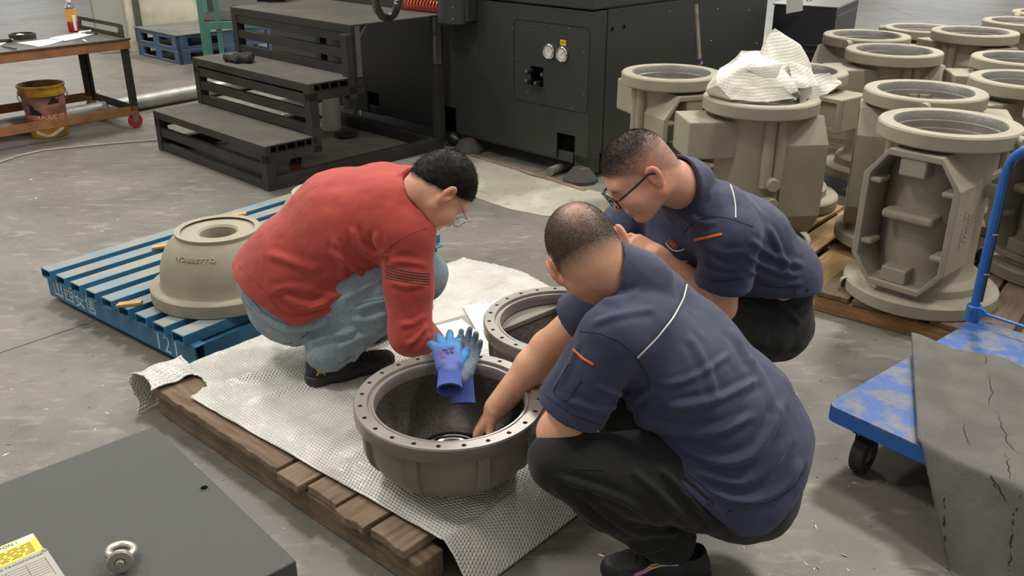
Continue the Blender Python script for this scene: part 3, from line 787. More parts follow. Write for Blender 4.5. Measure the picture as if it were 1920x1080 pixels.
# cylindrical filter on the left of the front
T = Matrix.Translation((-1.07, -.06, .842))
cf = MB().lathe([(0, 0), (.11, 0), (.115, .006), (.115, .4), (0, .4)], 32, T).build('round_housing', M_MACH, mc)
for zz in (.02, .09):
    MB().lathe([(0, .006), (.006, .004), (.006, 0)], 8, Matrix.Translation((-.99, -.155, .86+zz)) @ RX).build('bolt', M_CHROME, mc)
mp('bracket_plate', -1.0, -.93, -.09, 0., .862, 1.0)
# machine feet: dark cast wedges, and a round bar on the floor
for fx in (-1.02, -.03):
    f = MB(); f.lathe([(0, 0), (.11, 0), (.105, .02), (.05, .085), (.03, .09), (0, .09)], 10, Matrix.Translation((fx, -.02, 0)), smooth=False); f.build('foot', mat('brown_cast_iron', '3f3833', .8, 0, .15, 12, .3, 60), mc)
MB().cyl((-1.02, .03, .09), (-1.02, .03, .2), .02).build('foot_stud', M_STEEL, mc); MB().cyl((-.06, .05, .09), (-.06, .05, .2), .02).build('foot_stud', M_STEEL, mc)
o = MB().cyl(G(1031, 322, .028), G(1075, 305, .028), .028, n=18).build('round_bar', mat('grey_bar', '7d7b75', .6, .3)); tag(o, 'short grey round bar lying on the floor by the machine foot', 'bar')
t = thing('rubber_nozzle', 'small black cone nozzle on the floor beside the platform post', 'nozzle', G(849, 272), rot((.6, -.8)))
MB().lathe([(0, 0), (.045, 0), (.05, .02), (.03, .07), (.014, .085), (.014, .12), (0, .12)], 18, Matrix.Translation((0, 0, .05)) @ RY).build('cone', M_BLKP, t)
# second, darker cabinet behind the castings
M_CAB2 = mat('blue_black_paint', '24262b', .4, 0, .05, 4, .02, 200)
e1 = Vector((.86, -.51, 0)).normalized()
C2 = G(1570, 13, .86); C2.z = 0
cb = thing('control_cabinet', 'blue-black steel cabinet with vent slots beyond the machine', 'cabinet', C2, rot(e1))
box_part('body', (-.45, 0, 0, .75, 0, .85), M_CAB2, cb, .006); box_part('top_plate', (-.46, .008, -.008, .76, .851, .86), mat('grey_steel_top', '6f6d68', .4, .4, .1, 8), cb, .002)
for k in range(6):
    z = .58-k*.045
    MB().tube([(-.20, -.002, z), (-.08, -.002, z)], .012, 10).build('vent_slot', M_BLKP, cb); MB().box(-.19, -.09, -.016, -.006, z-.004, z+.004).build('vent_lip', M_CAB2, cb, .003)
    if k in (0, 1): MB().tube([(-.42, -.002, z), (-.34, -.002, z)], .012, 10).build('vent_slot', M_BLKP, cb)
MB().box(.002, .006, .03, .70, .79, .795).build('door_edge', M_STEEL, cb)
wt = MB(); wt.add([(.004, .20, .60), (.004, .28, .60), (.004, .24, .67), (.006, .20, .60), (.006, .28, .60), (.006, .24, .67)], [(3, 4, 5), (0, 1, 4, 3), (1, 2, 5, 4), (2, 0, 3, 5)]); wt.build('warning_triangle', mat('yellow_plate', 'd8b81e', .5), cb)
wb = MB(); wb.add([(.0065, .215, .609), (.0065, .265, .609), (.0065, .24, .655)], [(0, 1, 2)]); wb.build('warning_triangle_inside', M_BLKP, cb)
wy = MB(); wy.add([(.007, .237, .645), (.007, .246, .63), (.007, .240, .63), (.007, .244, .614), (.007, .232, .634), (.007, .239, .634)], [(0, 1, 2, 3, 4, 5)]); wy.build('warning_bolt', mat('yellow_plate', 'd8b81e', .5), cb)
t = thing('paper_tag', 'white paper tag tied on the blue-black cabinet top', 'tag', G(1490, 8, .87))
MT = frame((0, 0, 0), (1, .15, -.25), (-.3, -.3, .9))
o = MB(); o.box(-.06, .06, -.06, .05, -.001, .001, MT @ Matrix.Rotation(.45, 4, 'Z')); o.build('card', mat('white_paper', 'e2e0d8', .7, 0, .03), t)
MB().tube([(.03, .0, .03), (.07, .02, .05), (.10, .03, .02), (.13, .02, .03)], .006, 6).build('wire', M_STEEL, t)
# ------------------------------------------------------------------ work trolley at the left edge
M_TABLE = mat('oily_table_top', '5d574e', .45, .3, .2, 10, .05, 60, col2='413c35', amt=.7, s2=5)
M_ORST = mat('chipped_orange_paint', '97653a', .6, 0, .18, 25, .2, 80, col2='5e432c', amt=.65, s2=7, contrast=.2)
M_ANG = mat('dark_angle_iron', '37352f', .5, .3, .15, 8)
tx = Vector((.68, .733, 0)); ty = Vector((-.733, .68, 0))
TC = G(238, 71, .65); TC.z = 0
tr = thing('work_trolley', 'rusty orange steel work trolley on red castors at the left edge', 'trolley', TC, rot(tx))
LX, LY = -1.5, .76
def tb(name, *d, m=None, b=.002): return box_part(name, d, m or M_ANG, tr, b)
tb('table_top', LX, .02, -.02, LY+.02, .638, .65, m=M_TABLE)
tb('apron', LX, .01, -.012, .0, .575, .638, m=M_ORST); tb('apron', LX, .01, LY, LY+.012, .575, .638, m=M_ORST); tb('apron', -.002, .01, 0, LY, .575, .638, m=M_ORST)
for y in (0, LY-.06):
    for x in (-.06, LX+.02):
        o = MB(); yy = y if y == 0 else y+.052
        o.box(x, x+.06, yy, yy+.008, .13, .60); o.box(x+.052, x+.06, y, y+.06, .13, .60); o.build('leg', M_ANG, tr, .001)
tb('lower_rail', LX, .0, 0, .008, .10, .165, m=M_ORST); tb('lower_rail', LX, 0, LY-.008, LY, .10, .165, m=M_ORST); tb('lower_rail', -.008, 0, 0, LY, .10, .16); tb('lower_rail', LX, 0, 0, .05, .10, .106, m=M_ORST)
# push handle: a plate with a long rounded slot, standing on the end of the table
o = MB(); ho = []; hi_ = []
L_, Hh = .74, .095
def rr_(x0, x1, z0, z1, r, n=5):
    P = []
    for a, (cx, cz) in zip((0, 90, 180, 270), ((x1-r, z1-r), (x0+r, z1-r), (x0+r, z0+r), (x1-r, z0+r))):
        for k in range(n+1): an = math.radians(a+90*k/n); P.append((cx+r*math.cos(an), cz+r*math.sin(an)))
    return P
o.ring_prism(rr_(0, L_, 0, Hh, .008), rr_(.07, L_-.05, .028, .068, .0195), 0, .008, Matrix(((0, 0, 1, -.02), (1, 0, 0, .01), (0, 1, 0, .65), (0, 0, 0, 1)))); o.build('push_handle', M_ANG, tr, .001)
M_CASTR = mat('red_castor', 'a8262c', .45, 0, .08)
for y in (.0, LY-.04):
    cw = MB().lathe([(.018, -.014), (.05, -.014), (.052, -.01), (.052, .01), (.05, .014), (.018, .014)], 24, Matrix.Translation((-.03, y+.02, .052)) @ RX, closed=True).build('castor_wheel', M_CASTR, tr)
    MB().lathe([(0, -.018), (.02, -.018), (.02, .018), (0, .018)], 16, Matrix.Translation((-.03, y+.02, .052)) @ RX).build('castor_hub', M_STEEL, cw)
    MB().box(-.055, -.01, y-.004, y+.0, .045, .10).box(-.055, -.01, y+.04, y+.044, .045, .10).box(-.06, .0, y-.006, y+.046, .094, .1).build('castor_fork', M_STEEL, tr, .002)
def TP(a, b, z=.65): return Matrix.Translation(TC) @ Matrix.Rotation(rot(tx), 4, 'Z') @ Vector((a, b, z))
# tea bottle
q = G(139, 59, .65)
bt = thing('drink_bottle', 'half-full tea bottle with yellow and red label on the trolley', 'bottle', q, .3)
M_TEA = mat('tea_label_yellow', 'c9862a', .35, 0, .15, 20, col2='d9a94a', amt=.8, s2=30); M_TEAR = mat('tea_label_red', '9c2222', .35, 0, .1)
sq = lambda r, z: [(r*math.cos(a)*(1 if abs(math.cos(2*a)) > .3 else 1.12), r*math.sin(a)*(1 if abs(math.cos(2*a)) > .3 else 1.12), z) for a in np.linspace(0, 2*math.pi, 17)[:-1]]
def loft(rings):
    o = MB(); n = len(rings[0]); vs = [p for r in rings for p in r]
    fs = [(i*n+k, i*n+(k+1) % n, (i+1)*n+(k+1) % n, (i+1)*n+k) for i in range(len(rings)-1) for k in range(n)]+[tuple(range(n-1, -1, -1)), tuple((len(rings)-1)*n+k for k in range(n))]
    return o.add(vs, fs, True)
loft([sq(.034, 0), sq(.038, .008), sq(.038, .075)]).build('label_lower', M_TEAR, bt)
loft([sq(.0385, .075), sq(.037, .12), sq(.036, .165)]).build('label_upper', M_TEA, bt)
loft([sq(.036, .165), sq(.030, .185), sq(.014, .205), sq(.013, .215)]).build('bottle_neck', M_PET, bt)
MB().lathe([(0, .236), (.0145, .236), (.015, .232), (.015, .212), (0, .212)], 16).build('cap', M_WHITE, bt)
o = loft([sq(.0388, .0), sq(.0392, .06), sq(.0386, .13)])
MB().box(.01, .03, -.0415, -.036, .01, .12).build('label_panel', M_WHITE, bt, .002)
# ring with scrap in it, papers, pens
q = G(43, 72, .65); t = thing('steel_ring', 'dark steel ring with white rag inside on the trolley top', 'ring', q)
MB().lathe([(.075, 0), (.088, 0), (.088, .035), (.075, .035)], 36, closed=True).build('ring', M_ANG, t)
crumple('cotton_rag', 'small crumpled white rag inside the dark steel ring', 'rag', q+Vector((0, 0, .001)), (.035, .03, .03), M_WHITE, 9, 5)
def sheet(name, label, cat, P, m, th=.0006, lines=0, group=None):
    "a paper sheet with four corners (each a place), slightly wavy"
    P = [Vector(p) for p in P]; c = sum(P, Vector())/4
    o = MB(); n = 10; vs = []
    for i in range(n+1):
        for j in range(n+1):
            u, v = i/n, j/n; p = P[0].lerp(P[1], u).lerp(P[3].lerp(P[2], u), v)-c
            vs.append((p.x, p.y, p.z+.0012*math.sin(5*u+3*v)+.0012))
    o.add(vs, [(i*(n+1)+j, (i+1)*(n+1)+j, (i+1)*(n+1)+j+1, i*(n+1)+j+1) for i in range(n) for j in range(n)], True)
    ob = o.build(name, m); ob.location = c; sd = ob.modifiers.new('s', 'SOLIDIFY'); sd.thickness = th
    if lines:
        l = MB(); rs = random.Random(len(label))
        for k in range(lines):
            v = .08+.84*k/max(1, lines-1); u0 = .08+.05*rs.random(); u1 = .55+.38*rs.random()
            for (ua, ub) in ((u0, (u0+u1)/2-.03), ((u0+u1)/2, u1)):
                q = []
                for uu, vv in ((ua, v), (ub, v), (ub, v+.003), (ua, v+.003)):
                    p = P[0].lerp(P[1], uu).lerp(P[3].lerp(P[2], uu), vv)-c; q.append((p.x, p.y, p.z+.0012*math.sin(5*uu+3*vv)+.0022))
                l.add(q, [(0, 1, 2, 3)])
        l.build('printed_lines', mat('grey_print', 'b4b4b6', .8), ob)
    return tag(ob, label, cat, group)
M_PAPER = mat('white_paper', 'e2e0d8', .7, 0, .03); M_PAPERB = mat('pale_blue_paper', 'c3d3d6', .7, 0, .03)
sheet('paper_sheet', 'pale blue-tinged paper sheet on the trolley top', 'paper', [G(30, 81, .65), G(95, 73, .65), G(122, 76, .65), G(73, 88, .65)], M_PAPERB, lines=0)
sheet('paper_sheet', 'white paper sheet overlapping the pale blue one on the trolley', 'paper', [G(92, 72, .653), G(143, 62, .652), G(178, 64, .652), G(122, 77, .653)], M_PAPER)
sheet('paper_sheet', 'white paper corner at the left end of the trolley top', 'paper', [G(-60, 88, .65), G(-10, 78, .65), G(14, 80, .65), G(-20, 92, .65)], M_PAPER)
def rod_thing(name, label, cat, a, b, r, m, n=8): 
    a = Vector(a); b = Vector(b); o = MB().tube([Vector(), b-a], r, n).build(name, m); o.location = a; return tag(o, label, cat)
rod_thing('marker_pen', 'white marker pen beside the papers on the trolley', 'pen', G(148, 61, .658), G(170, 58, .658), .008, M_WHITE)
rod_thing('marker_pen', 'black marker pen at the end of the papers on the trolley', 'pen', G(161, 63, .658), G(183, 62, .658), .008, M_BLKP)
rod_thing('steel_ruler_bar', 'thin steel bar sticking over the front edge of the trolley', 'bar', G(5, 86, .656), G(30, 91, .656), .006, M_STEEL)
rod_thing('chalk_stick', 'short white stick on the front edge of the trolley', 'stick', G(156, 75, .656), G(162, 78, .656), .006, M_WHITE)
t = thing('clamp_tool', 'black bolted clamp on the paper at the trolley left end', 'tool', G(8, 79, .652), .4)
MB().box(-.05, .05, -.02, .02, 0, .022).box(-.03, .03, -.032, .032, .004, .016).build('clamp_body', M_BLKP, t, .003); MB().cyl((-.06, 0, .012), (.06, 0, .012), .007).build('clamp_bolt', M_STEEL, t)
# oil bucket under the trolley
q = G(95, 253); q.z = 0
bk = thing('oil_bucket', 'used yellow-rimmed orange oil bucket under the work trolley', 'bucket', q, math.atan2(-q.y, -q.x)+math.pi/2)
M_BKO = mat('bucket_orange_print', 'bd5a28', .45, 0, .1, 10, col2='8a4a30', amt=.6, s2=12); M_BKB = mat('bucket_brown_picture', '6f4535', .5, 0, .2, 9, col2='a07060', amt=.8, s2=9)
M_BKY = mat('dirty_yellow_plastic', 'b5841c', .45, 0, .15, 16, col2='6b4a10', amt=.8, s2=12)
rb = lambda z: .122+.026*z/.37
MB().lathe([(0, 0), (.118, 0), (rb(.01), .006), (rb(.07), .07)], 40).build('bucket_base', M_BKY, bk)
MB().lathe([(rb(.07), .07), (rb(.17), .17)], 40).build('lower_print', M_BKO, bk)
MB().lathe([(rb(.17), .17), (rb(.30), .30)], 40).build('picture_band', M_BKB, bk)
MB().lathe([(rb(.30), .30), (.156, .30), (.158, .305), (.158, .325), (.152, .33), (.152, .35), (.157, .355), (.157, .37), (.146, .37), (.140, .355), (.118, .01), (0, .01)], 40).build('rim', M_BKY, bk)
for a0, z0, a1, z1, hp_ in ((-.80, .172, -.22, .25, (1, .8, .95, .5, .45, .3, .15)), (.12, .245, .72, .292, (.1, .3, .8, 1, .9, .5, .7))):
    ff = MB(); P = []
    for i in range(7):
        u = i/6
        for zt in (z0, z0+(z1-z0)*hp_[i]):
            a = -math.pi/2+a0+(a1-a0)*u; r = rb(zt)+.0012; P.append((r*math.cos(a), r*math.sin(a), zt))
    ff.add(P, [(2*i, 2*i+2, 2*i+3, 2*i+1) for i in range(6)]); ff.build('picture_silhouette', M_BLKP, bk)
def curved_text(name, txt, size, z, a_mid, rfun, m, parent, lift=.0016, spacing=1.05):
    me = text_mesh(txt, size, .0, 'CENTER', spacing); me.materials.clear()
    for v in me.vertices:
        zz = z+v.co.y; r = rfun(zz)+lift; a = a_mid+v.co.x/r; v.co = (r*math.cos(a), r*math.sin(a), zz)
    return link(name, me, m, parent)
curved_text('lettering', 'HYDRAULIC OIL', .038, .152, -math.pi/2, rb, M_WHITE, bk)
curved_text('small_lettering', '抗磨液压油', .022, .115, -math.pi/2-.18, rb, M_WHITE, bk)
sm = MB(); P = []
for i in range(13):
    u = i/12; a = -math.pi/2-.75+1.6*u; zl = .012+.05*abs(u-.42)**1.5*2; zh = .03+.075*abs(u-.42)**1.2*1.6
    for zt in (zl, zh): r = rb(zt)+.002; P.append((r*math.cos(a), r*math.sin(a), zt))
sm.add(P, [(2*i, 2*i+2, 2*i+3, 2*i+1) for i in range(12)], True); sm.build('torn_label', mat('dirty_white_label', 'cbbfa0', .8, 0, .2, 20), bk)
MB().tube([Vector((.158*math.cos(a)*1.02, -.01-.03*math.sin(a), .30-.10*math.sin(a))) for a in np.linspace(0, math.pi, 24)], .0035, 6).build('wire_handle', M_STEEL, bk)
# galvanised pipe and thin cable across the floor
a = G(-120, 262, .06); b = G(0, 240, .06); c = G(375, 171, .06); dv = (c-b).normalized()
a = b-dv*3; e = c+dv*2.1
o = MB().tube([Vector(), e-a], .06, 20).build('galvanised_pipe', M_GALV); o.location = a; tag(o, 'long galvanised pipe lying on the floor behind the trolley', 'pipe')
P = [G(x, y, .006) for x, y in ((-60, 318), (0, 304), (35, 292), (80, 282), (140, 276), (200, 270), (260, 265), (310, 262), (360, 258), (400, 256))]
tag(MB().tube([p for i in range(len(P)-1) for p in (P[i], P[i].lerp(P[i+1], .5))]+[P[-1]], .006, 6).build('floor_cable', mat('grey_cable', '8f8b80', .6)), 'thin grey cable trailing across the floor towards the steps', 'cable')
# two stacked blue plastic pallets
M_BLUEP = mat('blue_plastic', '3a4d68', .55, 0, .12, 8, col2='4a5d74', amt=.7, s2=6)
M_GREYTOP = mat('dusty_pallet_top', '68665f', .85, 0, .15, 14, .2, 40, col2='4f4e4a', amt=.7, s2=5)
bx = Vector((.86, -.0, 0)); c0 = G(340, 122); c1 = G(262, 103)
px_ = (c0-c1).normalized(); py_ = Vector((-px_.y, px_.x, 0)); Lp = (c0-c1).length
def plastic_pallet(label, z, dx, dy, top):
    t = thing('plastic_pallet', label, 'pallet', c1+px_*dx+py_*dy+Vector((0, 0, z)), rot(px_), 'stacked blue plastic pallets')
    L, D, Hh = Lp, 1.15, .14
    def holes(n, w, L): 
        g_ = (L-n*w)/(n+1); return [(g_+k*(w+g_), g_+k*(w+g_)+w) for k in range(n)]
    panel_with_holes('end_panel', 0, L, 0, Hh, [(a_, b_, .03, .105) for a_, b_ in holes(2, .27, L)], 0, .03, t, M_BLUEP)
    o = panel_with_holes('side_panel', 0, D, 0, Hh, [(a_, b_, .028, .108) for a_, b_ in holes(2, .40, D)], 0, .03, t, M_BLUEP)
    o.rotation_euler = (0, 0, math.pi/2); o.location = (L, 0, 0)
    o = panel_with_holes('side_panel', 0, D, 0, Hh, [(a_, b_, .028, .108) for a_, b_ in holes(2, .40, D)], 0, .03, t, M_BLUEP); o.rotation_euler = (0, 0, math.pi/2); o.location = (.03, 0, 0)
    panel_with_holes('end_panel', 0, L, 0, Hh, [(a_, b_, .03, .105) for a_, b_ in holes(2, .27, L)], D-.03, .03, t, M_BLUEP)
    box_part('deck', (0.031, L-.031, .031, D-.031, Hh-.025, Hh), M_BLUEP, t)
    for a_, b_ in holes(2, .27, L): box_part('fork_lip', (a_, b_, -.004, .03, .022, .03), M_GALV, t, .001)
    for k in range(6): box_part('corner_rib', (L-.075, L-.045, -.003, .0, .02+k*.02, .026+k*.02), M_GALV, t, .0005)
    if top: box_part('top_mat', (-.01, L+.01, -.01, D+.01, Hh, Hh+.012), M_GREYTOP, t, .003)
    return t
plastic_pallet('blue plastic pallet at the bottom of the stack by the column', 0, 0, 0, False)
plastic_pallet('blue plastic pallet on top of the stack, grey with dust', .141, -.02, .0, True)
rod_thing('short_rod', 'short black rod standing on the dusty blue pallet top', 'rod', c1+px_*.4+py_*.98+Vector((0, 0, .295)), c1+px_*.38+py_*.98+Vector((0, 0, .47)), .012, M_BLKP)
# green steel stand
M_GRN = mat('green_paint', '47786a', .45, 0, .08, 6)
gs = thing('green_stand', 'green painted steel angle stand in front of the blue pallets', 'stand', G(390, 140), .25)
def gb(name, *d): return box_part(name, d, M_GRN, gs, .002)
gb('leg', -.02, .03, 0, .012, 0, 2.2); gb('leg', .13, .18, 0, .012, 0, 2.2); gb('leg', .9, .95, 0, .012, 0, 2.2); gb('cross_rail', .03, .9, -.012, 0, .42, .49); gb('leg', -.02, .03, .7, .712, 0, 2.2); gb('leg', .9, .95, .7, .712, 0, 2.2)
mo = MB(); mo.add([(-.02, -.002, 0), (.12, -.002, 0), (-.02, -.002, .07), (-.02, .008, 0), (.12, .008, 0), (-.02, .008, .07)], [(0, 1, 2), (5, 4, 3), (0, 3, 4, 1), (1, 4, 5, 2), (2, 5, 3, 0)]); mo.build('gusset', M_GRN, gs)
for k in range(2): MB().lathe([(0, .006), (.008, .004), (.008, 0)], 8, Matrix.Translation((.145+.02*k, -.012, .455)) @ RX).build('bolt', M_STEEL, gs)
box_part('shelf', (0, .93, .02, .70, .49, .505), M_BLK, gs)
# grey box behind the green stand
t = thing('grey_cabinet', 'dark grey cabinet standing behind the green stand', 'cabinet', (-3.50, 11.05, 0), rot(wq_)); box_part('body', (0, 1.3, 0, .5, 0, 1.5), mat('dark_grey_cabinet', '4a4b49', .5, 0, .06), t, .01); box_part('door', (.06, 1.2, -.01, 0, .1, 1.4), mat('mid_grey_cabinet', '5a5b58', .5, 0, .06), t, .004)
# ------------------------------------------------------------------ blue steel pallet with dome castings
M_BST = mat('blue_steel_paint', '2f6788', .5, 0, .12, 9, .05, 80, col2='3f7390', amt=.6, s2=6)
M_BSTW = mat('worn_blue_tube_top', '8a8577', .6, .1, .14, 12, .1, 60, col2='4a7890', amt=.65, s2=6)
sx = Vector((.783, -.622, 0)).normalized(); sy = Vector((.622, .783, 0))
SPO = G(83, 500, .15); SPO.z = 0
sp_ = thing('steel_pallet', 'blue steel tube pallet stencilled 121 on the concrete floor', 'pallet', SPO, rot(sx))
SW, SD = 1.06, 1.32
for k in range(9):
    x0 = k*(SW-.075)/8*.985; Mq = Matrix(((1, 0, 0, 0), (0, 0, 1, 0), (0, 1, 0, 0), (0, 0, 0, 1)))
    o = MB(); o.ring_prism([(x0, .11), (x0+.075, .11), (x0+.075, .15), (x0, .15)], [(x0+.004, .114), (x0+.071, .114), (x0+.071, .146), (x0+.004, .146)], -.015, SD+.015, Mq)
    ob = o.build('tube', M_BST, sp_); wt_ = MB().box(x0+.002, x0+.073, -.013, SD+.013, .1502, .1508).build('worn_top', M_BSTW, ob)
def channel(name, y0, y1):
    o = MB(); o.box(0, SW+.02, y0, y0+.006, .02, .11); o.box(0, SW+.02, y0, y1, .104, .11); o.box(0, SW+.02, y0, y1, .02, .026); return o.build(name, M_BST, sp_, .002)
channel('front_channel', 0, .05); channel('rear_channel', SD-.05, SD)
for x in (.02, SW*.5, SW-.05): box_part('runner', (x, x+.05, .05, SD-.05, .0, .10), M_BST, sp_, .002)
MF = Matrix(((1, 0, 0, 0), (0, 0, -1, -.0008), (0, 1, 0, 0), (0, 0, 0, 1)))
M_STENC = mat('white_stencil', 'a9bcbf', .7, 0, .15, 30)
text_part('stencil_lettering', '山西安信', .088, M_STENC, sp_, Matrix.Translation((.22, 0, .066)) @ MF)
text_part('stencil_number', '121', .10, M_STENC, sp_, Matrix.Translation((.90, 0, .062)) @ MF, spacing=1.15)
M_CAST = mat('grey_beige_primer', '8d8674', .7, 0, .06, 9, .12, 120, col2='99917f', amt=.6, s2=4)
M_CASTIN = mat('bare_iron_inside', '8c8983', .42, .4, .12, 14, .2, 90)
def dome(label, loc, rz):
    t = thing('dome_casting', label, 'casting', loc, rz)
    R0, H0 = .275, .25
    prof = [(.205, 0), (R0, 0), (R0+.003, .004), (R0+.003, .05), (R0-.004, .056), (.243, .058), (.238, .068)]
    for k in range(1, 12):
        a = math.radians(8+k*5.2); prof.append((.238*math.cos(a)**.62, .055+.225*math.sin(a)))
    zt = prof[-1][1]
    prof += [(.160, zt+.003), (.158, H0-.006), (.154, H0), (.078, H0), (.070, H0-.008), (.068, H0-.03), (.066, H0-.1), (.19, .03), (.205, .0)]
    MB().lathe(prof, 64).build('shell', M_CAST, t)
    box_part('lug', (.15, .185, -.03, .03, H0-.06, H0-.015), M_CAST, t, .006)
    me = text_mesh('NOB8E7TO', .03, .0015, 'CENTER', 1.1); me.materials.clear()
    for v in me.vertices:
        zz = .205+v.co.y*.55; r = .20-(zz-.2)*.95+.006+v.co.z; a = -2.05+v.co.x/.2; v.co = (r*math.cos(a), r*math.sin(a), zz)
    link('cast_lettering', me, M_CAST, t)
    return t
dome('upturned beige dome casting with round top hole on the blue pallet', (-1.14, 3.31, .152), .3)
dome('beige dome casting mostly hidden behind the red sweatshirt', (-.80, 3.80, .152), 1.2)
M_WOODL = mat('fresh_wood', 'b08c5c', .75, 0, .15, 20, .2, 80, stretch=(1, 8, 8))
def chip(label, loc, rz, s=.06):
    o = MB(); o.prism([(-s, -.012), (s*.8, -.02), (s, .012), (-s*.7, .018)], 0, .012); ob = o.build('wood_chip', M_WOODL, None, .002); ob.location = loc; ob.rotation_euler = (0, 0, rz); tag(ob, label, 'wood chip')
chip('wood chip on the blue pallet tubes left of the dome', G(305, 464, .152), .6, .05)
chip('small wood chip in the gap near the pallet front edge', G(243, 572, .152), .4, .05)
chip('thin wood sliver lying behind the dome casting', G(445, 405, .152), .7, .05)
# a wooden batten lying in the first gap
rod_thing('wooden_batten', 'thin wooden batten lying between the first two blue tubes', 'batten', G(120, 508, .13), G(285, 452, .13), .01, M_WOODL, 4)
# ------------------------------------------------------------------ wooden pallet with bubble wrap and the two bowls
M_WOOD = mat('weathered_pallet_wood', '85705a', .85, 0, .22, 18, .5, 70, col2='5b4733', amt=.8, s2=9, stretch=(1, 7, 7))
M_WOODY = mat('weathered_pallet_wood_cross', '95806a', .85, 0, .22, 18, .5, 70, col2='62503c', amt=.8, s2=9, stretch=(7, 1, 7))
wx = Vector((.746, -.667, 0)).normalized(); wy = Vector((-wx.y, wx.x, 0))
WP = Vector((-1.187, 2.611, 0))
wp = thing('wooden_pallet', 'weathered wooden pallet under the bubble wrap', 'pallet', WP, rot(wx))
WL, WD, WH = 1.27, 1.42, .112
def rough_board(name, x0, x1, y0, y1, z0, z1, m, parent, seed, ends='y', amp=.012, n=10):
    "a worn plank: its ends are broken unevenly"
    rs = random.Random(seed); o = MB(); P = []
    if ends == 'y':
        for i in range(n+1): P.append((x0+(x1-x0)*i/n, y0+rs.uniform(-amp, amp)*(1 if 0 < i < n else .3)))
        for i in range(n+1): P.append((x1-(x1-x0)*i/n, y1+rs.uniform(-amp, amp)*.4))
    else:
        for i in range(n+1): P.append((x0+(x1-x0)*i/n, y0+rs.uniform(-amp, amp)))
        P += [(x1, y1), (x0, y1)]
    o.prism(P, z0, z1); return o.build(name, m, parent, .003)
for k, y in enumerate((.012, .66, 1.31)): box_part('stringer', (0.0, WL, y, y+.09, .0, .082), M_WOOD, wp, .006)
rough_board('edge_board', .0, .70, .0, .17, .083, WH, M_WOOD, wp, 3, 'x', .0035, 26)
x = .715; k = 0
while x < WL-.05:
    wd = (.10, .125, .118, .13, .12)[k % 5]; x1 = min(x+wd, WL+.004)
    rough_board('plank', x, x1, (-.012, .012, -.006, .004, .01)[k % 5], WD, .084, WH-.002*(k % 2), M_WOODY, wp, 20+k, 'y', .0045, 4); x += wd+.014; k += 1
for k in range(5): rough_board('plank', .005+k*.142, .005+k*.142+.128, .175, WD, .084, WH, M_WOODY, wp, 40+k, 'y', .006, 6)
# bubble wrap
def bubble_mat(name, col, pitch, rough, strength, alpha=1., tr=0.):
    m = bpy.data.materials.new(name); m.use_nodes = True; nt = m.node_tree; N = nt.nodes; L = nt.links; b = N['Principled BSDF']
    tc = N.new('ShaderNodeTexCoord'); sep = N.new('ShaderNodeSeparateXYZ'); L.new(tc.outputs['UV'], sep.inputs[0])
    def math_(op, a, b_=None):
        q = N.new('ShaderNodeMath'); q.operation = op
        for i, v in enumerate((a, b_)):
            if v is None: continue
            if isinstance(v, (int, float)): q.inputs[i].default_value = v
            else: L.new(v, q.inputs[i])
        return q.outputs[0]
    k = 4*math.pi/(math.sqrt(3)*pitch)
    x = math_('MULTIPLY', sep.outputs[0], k); y = math_('MULTIPLY', sep.outputs[1], k)
    def cw(cx, cy): return math_('COSINE', math_('ADD', math_('MULTIPLY', x, cx), math_('MULTIPLY', y, cy)))
    h = math_('ADD', math_('ADD', cw(0, 1), cw(.8660254, .5)), cw(.8660254, -.5))
    hr = N.new('ShaderNodeMapRange'); hr.inputs[1].default_value = -1.3; hr.inputs[2].default_value = 2.7; hr.interpolation_type = 'SMOOTHSTEP'; L.new(h, hr.inputs[0])
    nz = N.new('ShaderNodeTexNoise'); nz.inputs['Scale'].default_value = 26; nz.inputs['Detail'].default_value = 4; L.new(tc.outputs['UV'], nz.inputs['Vector'])
    n2 = N.new('ShaderNodeTexNoise'); n2.inputs['Scale'].default_value = 7; n2.inputs['Detail'].default_value = 5; L.new(tc.outputs['UV'], n2.inputs['Vector'])
    hh = math_('ADD', math_('MULTIPLY', hr.outputs[0], 1.), math_('MULTIPLY', nz.outputs['Fac'], .5))
    bp = N.new('ShaderNodeBump'); bp.inputs['Strength'].default_value = strength; bp.inputs['Distance'].default_value = .006; L.new(hh, bp.inputs['Height']); L.new(bp.outputs[0], b.inputs['Normal'])
    mr = N.new('ShaderNodeMapRange'); mr.inputs[1].default_value = .3; mr.inputs[2].default_value = .75; L.new(n2.outputs['Fac'], mr.inputs[0])
    mx = N.new('ShaderNodeMix'); mx.data_type = 'RGBA'; L.new(mr.outputs[0], mx.inputs[0]); c0 = srgb(col); mx.inputs[6].default_value = (*[v*.72 for v in c0], 1); mx.inputs[7].default_value = (*c0, 1)
    L.new(mx.outputs[2], b.inputs['Base Color']); b.inputs['Roughness'].default_value = rough; b.inputs['Specular IOR Level'].default_value = .8; b.inputs['IOR'].default_value = 1.5
    b.inputs['Coat Weight'].default_value = .4; b.inputs['Coat Roughness'].default_value = .12; L.new(bp.outputs[0], b.inputs['Coat Normal'])
    if tr: b.inputs['Transmission Weight'].default_value = tr
    if alpha < 1: b.inputs['Alpha'].default_value = alpha
    return m
M_WRAP = bubble_mat('bubble_wrap_film', 'e4e1d7', .0118, .25, .75)
nu, nv = 300, 270
u = np.linspace(-.03, 1.50, nu); v = np.linspace(.0, 1.55, nv); UU, VV_ = np.meshgrid(u, v, indexing='ij')
pp = np.stack([UU.ravel(), VV_.ravel(), np.zeros(UU.size)], 1)
edge0 = .03+.055*np.clip(UU/1.3, 0, 1)
Vv = edge0+VV_*(1.53-edge0)/1.53
q0 = np.stack([UU.ravel(), Vv.ravel(), np.zeros(UU.size)], 1)
